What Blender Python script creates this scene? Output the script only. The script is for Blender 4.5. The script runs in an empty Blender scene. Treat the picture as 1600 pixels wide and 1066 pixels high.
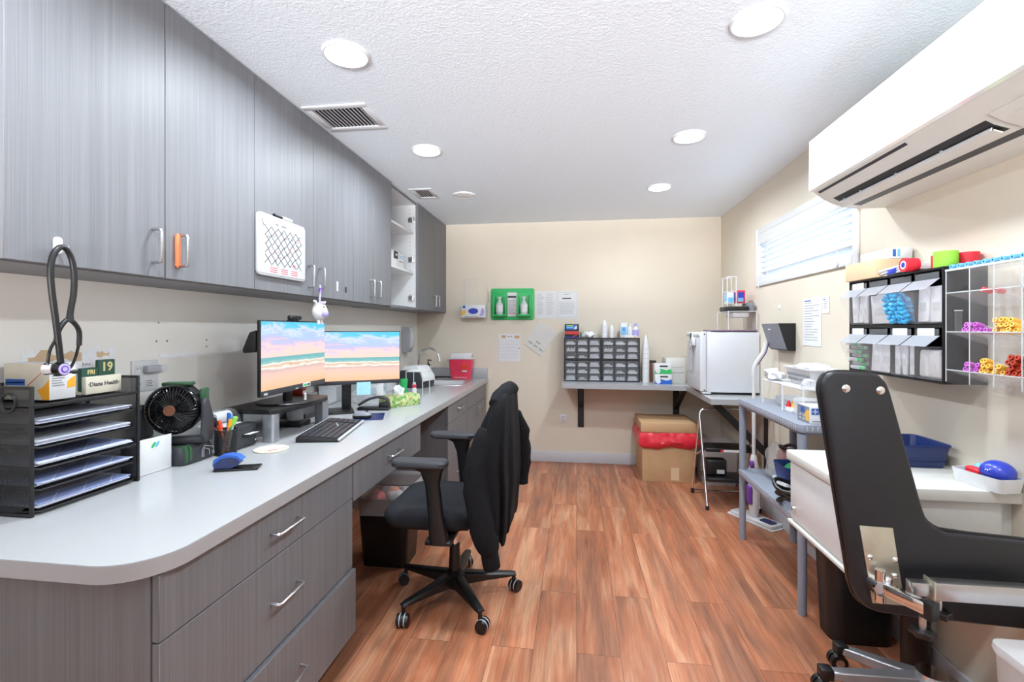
import bpy, bmesh, math, random
from mathutils import Vector, Matrix, noise
random.seed(7)
C = bpy.context.scene.collection
PI = math.pi
R = math.radians

# ---------------------------------------------------------------- camera, world, exposure
YAW = math.atan(101 / 740)
cam_d = bpy.data.cameras.new('camera')
cam_d.sensor_width = 36.0
cam_d.lens = 36.0 * 740 / 1600
cam_d.shift_y = -19 / 1600
cam_d.clip_start = 0.02
cam = bpy.data.objects.new('camera', cam_d)
cam.location = (0, 0, 1.35)
cam.rotation_euler = (PI / 2, 0, YAW)
C.objects.link(cam)
sc = bpy.context.scene
sc.camera = cam
sc.view_settings.view_transform = 'Standard'
sc.view_settings.look = 'None'
sc.view_settings.gamma = 1.0
sc.view_settings.use_curve_mapping = False
sc.view_settings.exposure = 0.62
sc.cycles.use_denoising = True
sc.cycles.max_bounces = 10
sc.cycles.diffuse_bounces = 6
sc.cycles.transparent_max_bounces = 24
sc.cycles.sample_clamp_indirect = 6.0
sc.cycles.caustics_reflective = False
sc.cycles.caustics_refractive = False
LAMP_W = 10.0          # watts of one ceiling downlight
LAMP_COL = (0.84, 0.935, 1.0)
SKY_STRENGTH = 2.4
FILL_W = 11000.0      # fill lamp added outside the opening behind the camera

wd = bpy.data.worlds.new('sky')
sc.world = wd
wd.use_nodes = True
wn = wd.node_tree.nodes
wl = wd.node_tree.links
sky = wn.new('ShaderNodeTexSky')
sky.sky_type = 'NISHITA'
sky.sun_disc = False
sky.sun_elevation = R(40)
sky.sun_rotation = R(200)
bgn = wn['Background']
bgn.inputs[1].default_value = SKY_STRENGTH
wl.new(sky.outputs[0], bgn.inputs[0])

# ---------------------------------------------------------------- materials
def srgb(r, g, b):
    def f(c):
        c = c / 255
        return c / 12.92 if c <= 0.04045 else ((c + 0.055) / 1.055) ** 2.4
    return (f(r), f(g), f(b), 1)

class NT:
    def __init__(s, name):
        s.m = bpy.data.materials.new(name)
        s.m.use_nodes = True
        s.t = s.m.node_tree
        s.t.nodes.clear()
        s.out = s.n('ShaderNodeOutputMaterial')
    def n(s, typ, **kw):
        x = s.t.nodes.new(typ)
        for k, v in kw.items():
            if k.startswith('i_'):
                key = k[2:]
                key = int(key) if key.isdigit() else key.replace('_', ' ')
                x.inputs[key].default_value = v
            else:
                setattr(x, k, v)
        return x
    def l(s, a, b):
        s.t.links.new(a, b)
    def ramp(s, fac, stops, interp='LINEAR'):
        r = s.n('ShaderNodeValToRGB')
        r.color_ramp.interpolation = interp
        el = r.color_ramp.elements
        el[0].position, el[0].color = stops[0]
        el[1].position, el[1].color = stops[-1]
        for p, c in stops[1:-1]:
            e = el.new(p)
            e.color = c
        s.l(fac, r.inputs[0])
        return r.outputs[0]
    def pos(s, scale=(1, 1, 1), rot=(0, 0, 0), which='Position'):
        if which == 'Position':
            g = s.n('ShaderNodeNewGeometry').outputs['Position']
        else:
            g = s.n('ShaderNodeTexCoord').outputs[which]
        mp = s.n('ShaderNodeMapping')
        mp.inputs['Scale'].default_value = scale
        mp.inputs['Rotation'].default_value = rot
        s.l(g, mp.inputs[0])
        return mp.outputs[0]
    def done(s, shader):
        s.l(shader, s.out.inputs[0])
        return s.m

def mulc(c, k):
    return (min(1, c[0] * k), min(1, c[1] * k), min(1, c[2] * k), 1)

def mat(name, col, rough=0.5, metal=0.0, var=0.06, scale=30, bump=0.0, bscale=200, spec=0.5, emit=None, es=0, coat=0):
    t = NT(name)
    b = t.n('ShaderNodeBsdfPrincipled')
    no = t.n('ShaderNodeTexNoise', i_Scale=scale, i_Detail=3.0)
    t.l(t.pos(which='Object'), no.inputs['Vector'])
    t.l(t.ramp(no.outputs[0], [(0.3, mulc(col, 1 - var)), (0.7, mulc(col, 1 + var))]), b.inputs['Base Color'])
    b.inputs['Roughness'].default_value = rough
    b.inputs['Metallic'].default_value = metal
    b.inputs['Specular IOR Level'].default_value = spec
    b.inputs['Coat Weight'].default_value = coat
    if emit:
        b.inputs['Emission Color'].default_value = emit
        b.inputs['Emission Strength'].default_value = es
    if bump:
        n2 = t.n('ShaderNodeTexNoise', i_Scale=bscale, i_Detail=2.0)
        t.l(t.pos(which='Object'), n2.inputs['Vector'])
        bp = t.n('ShaderNodeBump', i_Strength=bump, i_Distance=0.002)
        t.l(n2.outputs[0], bp.inputs['Height'])
        t.l(bp.outputs[0], b.inputs['Normal'])
    return t.done(b.outputs[0])

def clear(name, tint=(1, 1, 1, 1), base=0.10, edge=0.55, rough=0.06, col=(0.85, 0.87, 0.9, 1)):
    """clear plastic or glass: see-through, more reflective at grazing angles"""
    t = NT(name)
    tr = t.n('ShaderNodeBsdfTransparent')
    tr.inputs[0].default_value = tint
    b = t.n('ShaderNodeBsdfPrincipled')
    b.inputs['Base Color'].default_value = col
    b.inputs['Roughness'].default_value = rough
    lw = t.n('ShaderNodeLayerWeight', i_Blend=0.5)
    fr = t.n('ShaderNodeMath', operation='POWER')
    t.l(lw.outputs['Facing'], fr.inputs[0])
    fr.inputs[1].default_value = 4.0
    no = t.n('ShaderNodeTexNoise', i_Scale=40.0)
    t.l(t.pos(which='Object'), no.inputs['Vector'])
    mr = t.n('ShaderNodeMapRange')
    mr.inputs[1].default_value = 0.0
    mr.inputs[2].default_value = 1.0
    mr.inputs[3].default_value = base
    mr.inputs[4].default_value = edge
    t.l(fr.outputs[0], mr.inputs[0])
    ad = t.n('ShaderNodeMath', operation='MULTIPLY_ADD')
    t.l(no.outputs[0], ad.inputs[0])
    ad.inputs[1].default_value = 0.02
    t.l(mr.outputs[0], ad.inputs[2])
    mx = t.n('ShaderNodeMixShader')
    t.l(ad.outputs[0], mx.inputs[0])
    t.l(tr.outputs[0], mx.inputs[1])
    t.l(b.outputs[0], mx.inputs[2])
    return t.done(mx.outputs[0])

def mesh_metal(name, col, open_=0.45, scale=420):
    """fine perforated metal mesh"""
    t = NT(name)
    tr = t.n('ShaderNodeBsdfTransparent')
    b = t.n('ShaderNodeBsdfPrincipled')
    b.inputs['Base Color'].default_value = col
    b.inputs['Roughness'].default_value = 0.45
    vo = t.n('ShaderNodeTexVoronoi', i_Scale=scale)
    vo.inputs['Randomness'].default_value = 0.0
    t.l(t.pos(rot=(0.4, 0.5, 0.785), which='Object'), vo.inputs['Vector'])
    gt = t.n('ShaderNodeMath', operation='LESS_THAN')
    gt.inputs[1].default_value = open_
    t.l(vo.outputs['Distance'], gt.inputs[0])
    mx = t.n('ShaderNodeMixShader')
    t.l(gt.outputs[0], mx.inputs[0])
    t.l(b.outputs[0], mx.inputs[1])
    t.l(tr.outputs[0], mx.inputs[2])
    return t.done(mx.outputs[0])

def mat_laminate(name, dark, light, rough=0.5, bump=0.25):
    t = NT(name)
    b = t.n('ShaderNodeBsdfPrincipled')
    fine = t.n('ShaderNodeTexNoise', i_Scale=1.0, i_Detail=4.0)
    t.l(t.pos(scale=(420, 420, 2.6)), fine.inputs['Vector'])
    mid = t.n('ShaderNodeTexNoise', i_Scale=1.0, i_Detail=3.0)
    t.l(t.pos(scale=(60, 60, 0.5)), mid.inputs['Vector'])
    mxf = t.n('ShaderNodeMath', operation='MULTIPLY_ADD')
    t.l(fine.outputs[0], mxf.inputs[0])
    mxf.inputs[1].default_value = 0.6
    m2 = t.n('ShaderNodeMath', operation='MULTIPLY')
    t.l(mid.outputs[0], m2.inputs[0])
    m2.inputs[1].default_value = 0.4
    t.l(m2.outputs[0], mxf.inputs[2])
    t.l(t.ramp(mxf.outputs[0], [(0.32, dark), (0.68, light)]), b.inputs['Base Color'])
    b.inputs['Roughness'].default_value = rough
    bp = t.n('ShaderNodeBump', i_Strength=bump, i_Distance=0.0008)
    t.l(fine.outputs[0], bp.inputs['Height'])
    t.l(bp.outputs[0], b.inputs['Normal'])
    return t.done(b.outputs[0])

def mat_floor():
    t = NT('wood plank floor')
    b = t.n('ShaderNodeBsdfPrincipled')
    g = t.n('ShaderNodeNewGeometry')
    sep = t.n('ShaderNodeSeparateXYZ')
    t.l(g.outputs['Position'], sep.inputs[0])
    cmb = t.n('ShaderNodeCombineXYZ')
    t.l(sep.outputs[1], cmb.inputs[0])
    t.l(sep.outputs[0], cmb.inputs[1])
    br = t.n('ShaderNodeTexBrick', offset=0.37, i_Scale=1.0)
    br.offset_frequency = 2
    br.inputs['Color1'].default_value = (0, 0, 0, 1)
    br.inputs['Color2'].default_value = (1, 1, 1, 1)
    br.inputs['Mortar'].default_value = (0.5, 0.5, 0.5, 1)
    br.inputs['Mortar Size'].default_value = 0.0009
    br.inputs['Mortar Smooth'].default_value = 0.2
    br.inputs['Bias'].default_value = 0.0
    br.inputs['Brick Width'].default_value = 1.22
    br.inputs['Row Height'].default_value = 0.18
    t.l(cmb.outputs[0], br.inputs['Vector'])
    # shift the grain per plank
    add = t.n('ShaderNodeVectorMath', operation='MULTIPLY_ADD')
    t.l(br.outputs['Color'], add.inputs[0])
    add.inputs[1].default_value = (7.3, 3.1, 5.7)
    t.l(g.outputs['Position'], add.inputs[2])
    def grain(scale, detail=5.0, dist=0.0):
        mp = t.n('ShaderNodeMapping')
        mp.inputs['Scale'].default_value = scale
        t.l(add.outputs[0], mp.inputs[0])
        n = t.n('ShaderNodeTexNoise', i_Scale=1.0, i_Detail=detail, i_Distortion=dist)
        t.l(mp.outputs[0], n.inputs['Vector'])
        return n.outputs[0]
    g1 = grain((30, 1.7, 1), 8.0, 0.5)
    g2 = grain((170, 7, 1), 5.0)
    g3 = grain((8, 1.0, 1), 4.0, 0.7)
    base = t.ramp(g1, [(0.28, srgb(116, 74, 56)), (0.42, srgb(158, 102, 74)), (0.55, srgb(178, 116, 84)), (0.72, srgb(206, 156, 122))])
    hue = t.ramp(g3, [(0.36, srgb(132, 92, 74)), (0.46, srgb(164, 106, 78)), (0.53, srgb(182, 108, 74)), (0.65, srgb(208, 160, 126))])
    mx = t.n('ShaderNodeMix', data_type='RGBA', blend_type='MIX')
    mx.inputs[0].default_value = 0.52
    t.l(base, mx.inputs[6]); t.l(hue, mx.inputs[7])
    fine = t.ramp(g2, [(0.3, (0.72, 0.70, 0.68, 1)), (0.62, (1.06, 1.05, 1.04, 1))])
    m2 = t.n('ShaderNodeMix', data_type='RGBA', blend_type='MULTIPLY')
    m2.inputs[0].default_value = 0.75
    t.l(mx.outputs[2], m2.inputs[6]); t.l(fine, m2.inputs[7])
    tone = t.ramp(br.outputs['Color'], [(0.0, (0.84, 0.82, 0.82, 1)), (1.0, (1.12, 1.12, 1.12, 1))])
    m3 = t.n('ShaderNodeMix', data_type='RGBA', blend_type='MULTIPLY')
    m3.inputs[0].default_value = 1.0
    t.l(m2.outputs[2], m3.inputs[6]); t.l(tone, m3.inputs[7])
    # knots
    vo = t.n('ShaderNodeTexVoronoi', i_Scale=1.0)
    mpk = t.n('ShaderNodeMapping')
    mpk.inputs['Scale'].default_value = (7.5, 2.2, 1)
    t.l(add.outputs[0], mpk.inputs[0]); t.l(mpk.outputs[0], vo.inputs['Vector'])
    kn = t.ramp(vo.outputs['Distance'], [(0.03, (0.42, 0.39, 0.40, 1)), (0.24, (1, 1, 1, 1))])
    m4 = t.n('ShaderNodeMix', data_type='RGBA', blend_type='MULTIPLY')
    m4.inputs[0].default_value = 0.45
    t.l(m3.outputs[2], m4.inputs[6]); t.l(kn, m4.inputs[7])
    m5 = t.n('ShaderNodeMix', data_type='RGBA', blend_type='MIX')
    t.l(br.outputs['Fac'], m5.inputs[0])
    t.l(m4.outputs[2], m5.inputs[6])
    m5.inputs[7].default_value = srgb(70, 38, 26)
    t.l(m5.outputs[2], b.inputs['Base Color'])
    b.inputs['Roughness'].default_value = 0.36
    bp = t.n('ShaderNodeBump', i_Strength=0.12, i_Distance=0.001)
    t.l(g2, bp.inputs['Height'])
    t.l(bp.outputs[0], b.inputs['Normal'])
    return t.done(b.outputs[0])

def mat_ceiling():
    t = NT('knockdown ceiling')
    b = t.n('ShaderNodeBsdfPrincipled')
    b.inputs['Base Color'].default_value = srgb(228, 236, 244)
    b.inputs['Roughness'].default_value = 0.9
    n1 = t.n('ShaderNodeTexNoise', i_Scale=85.0, i_Detail=3.0, i_Distortion=0.6)
    t.l(t.pos(), n1.inputs['Vector'])
    h = t.ramp(n1.outputs[0], [(0.40, (0, 0, 0, 1)), (0.62, (1, 1, 1, 1))])
    bp = t.n('ShaderNodeBump', i_Strength=0.26, i_Distance=0.004)
    t.l(h, bp.inputs['Height'])
    t.l(bp.outputs[0], b.inputs['Normal'])
    return t.done(b.outputs[0])

def mat_wall(name, col):
    t = NT(name)
    b = t.n('ShaderNodeBsdfPrincipled')
    n0 = t.n('ShaderNodeTexNoise', i_Scale=1.6, i_Detail=3.0)
    t.l(t.pos(), n0.inputs['Vector'])
    t.l(t.ramp(n0.outputs[0], [(0.3, mulc(col, 0.97)), (0.7, mulc(col, 1.03))]), b.inputs['Base Color'])
    b.inputs['Roughness'].default_value = 0.55
    n1 = t.n('ShaderNodeTexNoise', i_Scale=140.0, i_Detail=2.0)
    t.l(t.pos(), n1.inputs['Vector'])
    bp = t.n('ShaderNodeBump', i_Strength=0.10, i_Distance=0.002)
    t.l(n1.outputs[0], bp.inputs['Height'])
    t.l(bp.outputs[0], b.inputs['Normal'])
    return t.done(b.outputs[0])

def mat_screen():
    """the beach wallpaper shown on both monitors"""
    t = NT('beach wallpaper screen')
    co = t.n('ShaderNodeTexCoord').outputs['Generated']
    sp = t.n('ShaderNodeSeparateXYZ')
    t.l(co, sp.inputs[0])
    def nz(scale, detail=5.0, dist=0.0):
        mp = t.n('ShaderNodeMapping')
        mp.inputs['Scale'].default_value = scale
        t.l(co, mp.inputs[0])
        n = t.n('ShaderNodeTexNoise', i_Scale=1.0, i_Detail=detail, i_Distortion=dist)
        t.l(mp.outputs[0], n.inputs['Vector'])
        return n.outputs[0]
    def ma(op, a, b_, c_=None):
        m = t.n('ShaderNodeMath', operation=op)
        for i, v in enumerate((a, b_, c_)):
            if v is None:
                continue
            if isinstance(v, (int, float)):
                m.inputs[i].default_value = v
            else:
                t.l(v, m.inputs[i])
        return m.outputs[0]
    z = sp.outputs[2]
    wob = ma('MULTIPLY_ADD', nz((5, 1, 9), 6.0, 0.4), 0.11, ma('ADD', z, -0.055))
    col = t.ramp(wob, [(0.0, srgb(244, 186, 146)), (0.14, srgb(240, 196, 172)), (0.24, srgb(226, 192, 184)),
                       (0.295, srgb(205, 178, 172)), (0.315, srgb(246, 236, 228)), (0.35, srgb(206, 176, 150)),
                       (0.375, srgb(250, 240, 226)), (0.395, srgb(152, 190, 188)), (0.44, srgb(112, 178, 182)),
                       (0.475, srgb(134, 178, 184)), (0.49, srgb(250, 214, 196))])
    skyw = ma('MULTIPLY_ADD', nz((3.2, 1, 7), 6.0, 1.2), 0.55, ma('ADD', z, -0.275))
    scol = t.ramp(skyw, [(0.46, srgb(252, 208, 190)), (0.58, srgb(246, 206, 206)), (0.68, srgb(196, 190, 222)),
                         (0.78, srgb(170, 196, 236)), (0.86, srgb(206, 214, 240)), (0.93, srgb(112, 198, 238)), (1.0, srgb(88, 196, 240))])
    gt = ma('GREATER_THAN', z, 0.475)
    mx = t.n('ShaderNodeMix', data_type='RGBA')
    t.l(gt, mx.inputs[0]); t.l(col, mx.inputs[6]); t.l(scol, mx.inputs[7])
    e = t.n('ShaderNodeEmission', i_Strength=0.85)
    t.l(mx.outputs[2], e.inputs[0])
    gl = t.n('ShaderNodeBsdfGlossy')
    gl.inputs[0].default_value = (0.02, 0.02, 0.02, 1)
    gl.inputs['Roughness'].default_value = 0.3
    ad = t.n('ShaderNodeAddShader')
    t.l(e.outputs[0], ad.inputs[0]); t.l(gl.outputs[0], ad.inputs[1])
    return t.done(ad.outputs[0])

def mat_print(name, paper, ink, sx=90, sy=260, thr=0.55):
    """paper with lines of small print"""
    t = NT(name)
    b = t.n('ShaderNodeBsdfPrincipled')
    co = t.pos(which='Object')
    sp = t.n('ShaderNodeSeparateXYZ'); t.l(co, sp.inputs[0])
    ad = t.n('ShaderNodeMath', operation='ADD'); t.l(sp.outputs[0], ad.inputs[0]); t.l(sp.outputs[1], ad.inputs[1])
    cb = t.n('ShaderNodeCombineXYZ'); t.l(ad.outputs[0], cb.inputs[0]); t.l(sp.outputs[2], cb.inputs[1])
    br = t.n('ShaderNodeTexBrick', i_Scale=1.0)
    br.inputs['Color1'].default_value = ink
    br.inputs['Color2'].default_value = mulc(ink, 1.4)
    br.inputs['Mortar'].default_value = paper
    br.inputs['Brick Width'].default_value = 5.0 / sx
    br.inputs['Row Height'].default_value = 1.0 / (sy * 0.45)
    br.inputs['Mortar Size'].default_value = 0.3 / (sy * 0.45)
    t.l(cb.outputs[0], br.inputs['Vector'])
    t.l(br.outputs[0], b.inputs['Base Color'])
    b.inputs['Roughness'].default_value = 0.7
    return t.done(b.outputs[0])

M = {}
M['lam'] = mat_laminate('grey woodgrain laminate', srgb(102, 103, 107), srgb(124, 125, 130))
M['lam_edge'] = mat('dark laminate edge', srgb(62, 62, 66), 0.5)
M['counter'] = mat('light grey countertop', srgb(170, 171, 173), 0.22, var=0.02, scale=300)
M['counter_edge'] = mat('countertop edge band', srgb(164, 165, 168), 0.35, var=0.02)
M['floor'] = mat_floor()
M['ceil'] = mat_ceiling()
M['wall'] = mat_wall('beige wall paint', srgb(216, 206, 190))
M['wall_lit'] = mat_wall('grey wall paint lightened as fill light', srgb(236, 233, 227))  # left wall: greyer paint, lightened to imitate fill light under the cabinets
M['base'] = mat('grey white baseboard', srgb(196, 198, 204), 0.4, var=0.02)
M['white'] = mat('white plastic', srgb(216, 217, 219), 0.35, var=0.015)
M['white_gloss'] = mat('glossy white plastic', srgb(226, 227, 229), 0.12, var=0.01, coat=0.5)
M['offwhite'] = mat('off white plastic', srgb(206, 205, 200), 0.4, var=0.02)
M['enamel'] = mat('white enamel', srgb(212, 215, 221), 0.3, var=0.015)
M['cream'] = mat('cream painted wood', srgb(212, 206, 188), 0.5, var=0.03)
M['paper'] = mat('white paper', srgb(218, 219, 222), 0.7, var=0.02)
M['paper_blue'] = mat('bluish white paper', srgb(212, 216, 230), 0.7, var=0.03)  # slightly bluer than the plain white paper
M['black'] = mat('black plastic', srgb(19, 19, 21), 0.4, var=0.1)
M['black_m'] = mat('matt black metal', srgb(20, 20, 22), 0.5, var=0.1)
M['black_g'] = mat('glossy black plastic', srgb(18, 18, 20), 0.15)
M['dgrey'] = mat('dark grey plastic', srgb(52, 53, 58), 0.45, var=0.05)
M['mgrey'] = mat('mid grey plastic', srgb(128, 131, 140), 0.5, var=0.04)
M['lgrey'] = mat('light grey plastic', srgb(176, 178, 184), 0.45, var=0.03)
M['resin'] = mat('grey resin shelving', srgb(136, 142, 156), 0.5, var=0.05, scale=60)
M['steel'] = mat('brushed steel', srgb(214, 214, 216), 0.38, metal=1.0, var=0.04, scale=120)
M['chrome'] = mat('chrome', srgb(225, 225, 228), 0.08, metal=1.0, var=0.01)
M['nickel'] = mat('satin nickel', srgb(196, 196, 198), 0.3, metal=1.0, var=0.02)
M['alum'] = mat('silver painted metal', srgb(178, 180, 186), 0.3, metal=0.7, var=0.03)
M['champ'] = mat('champagne metal plate', srgb(200, 196, 180), 0.35, metal=0.8, var=0.05)
M['cloth'] = mat('black knit cloth', srgb(22, 22, 25), 0.9, var=0.18, scale=60, bump=0.4, bscale=600, spec=0.2)
M['seat'] = mat('black seat fabric', srgb(32, 33, 38), 0.85, var=0.12, scale=200, bump=0.3, bscale=900, spec=0.3)
M['vinyl'] = mat('black vinyl', srgb(27, 28, 33), 0.42, var=0.06, scale=80, bump=0.2, bscale=500)
M['board'] = mat('dry-erase board', srgb(184, 186, 190), 0.3, var=0.02)
M['pack'] = mat('bright white wrapping', srgb(236, 237, 240), 0.5, var=0.05, bump=0.5, bscale=90)
M['green'] = mat('bright green plastic', srgb(50, 180, 100), 0.35, var=0.03)
M['olive'] = mat('dark green plastic', srgb(44, 82, 52), 0.4, var=0.06)
M['cal_green'] = mat('forest green painted wood', srgb(40, 84, 68), 0.5, var=0.04)
M['yellow_t'] = mat('pale yellow print', srgb(226, 212, 150), 0.6)
M['grey_t'] = mat('grey print', srgb(128, 130, 138), 0.6)
M['dark_t'] = mat('dark print', srgb(54, 54, 60), 0.6)
M['blue_t'] = mat('blue print', srgb(46, 92, 170), 0.5)
M['orange'] = mat('orange print', srgb(240, 166, 40), 0.5)
M['orange_b'] = mat('orange rubber band', srgb(240, 130, 84), 0.5)
M['red'] = mat('red plastic', srgb(206, 30, 46), 0.35, var=0.05)
M['redbag'] = mat('red plastic film', srgb(214, 44, 60), 0.28, var=0.12, scale=24, bump=0.7, bscale=30)
M['pinkred'] = mat('red sharps plastic', srgb(226, 62, 90), 0.3, var=0.06)
M['orange_red'] = mat('orange red label', srgb(240, 74, 38), 0.5)
M['kraft'] = mat('brown cardboard', srgb(196, 158, 118), 0.75, var=0.04, scale=12)
M['copper'] = mat('copper brown plastic', srgb(128, 84, 62), 0.5, var=0.1)
M['kraft_l'] = mat('pale cardboard', srgb(214, 186, 150), 0.75, var=0.03, scale=12)
M['navy'] = mat('navy blue plastic', srgb(24, 42, 92), 0.3, var=0.05)
M['royal'] = mat('royal blue plastic', srgb(44, 62, 176), 0.3, var=0.05)
M['blue'] = mat('mid blue plastic', srgb(44, 96, 190), 0.35, var=0.05)
M['sky'] = mat('light blue plastic', srgb(110, 180, 226), 0.35, var=0.06)
M['cyan'] = mat('cyan caps', srgb(70, 170, 220), 0.35, var=0.1)
M['sticky'] = mat('pale blue sticky note', srgb(168, 222, 232), 0.6)
M['lav'] = mat('lavender tube cap', srgb(186, 92, 190), 0.35, var=0.06)
M['gold'] = mat('golden tube cap', srgb(232, 178, 72), 0.35, var=0.06)
M['rust'] = mat('rust red tube cap', srgb(166, 52, 30), 0.35, var=0.08)
M['lime'] = mat('lime green tape', srgb(140, 206, 60), 0.6, var=0.04)
M['redtape'] = mat('red tape', srgb(222, 40, 58), 0.6, var=0.04)
M['purple'] = mat('purple plastic', srgb(112, 62, 160), 0.35, var=0.05)
M['mauve'] = mat('mauve laptop shell', srgb(150, 118, 140), 0.35, var=0.04)
M['lilac'] = mat('lilac plush', srgb(176, 168, 226), 0.95, var=0.06, bump=0.6, bscale=400)
M['plush'] = mat('white plush', srgb(216, 214, 214), 0.95, var=0.04, bump=0.6, bscale=400)
M['floral'] = None
M['clear'] = clear('clear acrylic', base=0.03, edge=0.6)
M['clear_edge'] = mat('polished acrylic edge', srgb(196, 202, 204), 0.15, var=0.02)
M['film'] = clear('clear plastic film', base=0.26, edge=0.7, rough=0.2, col=(0.9, 0.9, 0.92, 1))
M['drawer_clear'] = clear('smoky clear drawer plastic', tint=(0.93, 0.93, 0.94, 1), base=0.10, edge=0.4, rough=0.25, col=(0.55, 0.56, 0.58, 1))
M['flap'] = clear('frosted grey flap', tint=(0.8, 0.8, 0.84, 1), base=0.42, edge=0.8, rough=0.2, col=(0.55, 0.56, 0.6, 1))
M['glass'] = clear('window glass', base=0.04, edge=0.9, rough=0.02)
M['milky'] = clear('milky clear plastic', base=0.34, edge=0.75, rough=0.25, col=(0.8, 0.81, 0.84, 1))
M['frost'] = clear('frosted plastic', base=0.55, edge=0.85, rough=0.3, col=(0.86, 0.87, 0.9, 1))
M['mesh'] = mesh_metal('black wire mesh', srgb(22, 22, 25), open_=0.36, scale=380)
M['screen'] = mat_screen()
M['print'] = mat_print('printed sheet', srgb(216, 217, 221), srgb(160, 162, 170))
M['print_blue'] = mat_print('blue printed sheet', srgb(220, 225, 242), srgb(150, 165, 215), 60, 300)
M['lamp'] = mat('lit lamp lens', (1, 1, 1, 1), 0.4, emit=(1, 0.99, 0.97, 1), es=7.0)

def mat_floral():
    t = NT('green leaf print card')
    b = t.n('ShaderNodeBsdfPrincipled')
    v = t.n('ShaderNodeTexVoronoi', i_Scale=75.0)
    t.l(t.pos(which='Object'), v.inputs['Vector'])
    hs = t.n('ShaderNodeSeparateColor'); t.l(v.outputs['Color'], hs.inputs[0])
    t.l(t.ramp(hs.outputs[0], [(0.0, srgb(104, 158, 84)), (0.3, srgb(176, 196, 126)), (0.55, srgb(206, 204, 154)), (0.8, srgb(152, 178, 104)), (0.93, srgb(196, 140, 100))], 'CONSTANT'), b.inputs['Base Color'])
    b.inputs['Roughness'].default_value = 0.5
    return t.done(b.outputs[0])
M['floral'] = mat_floral()

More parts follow.
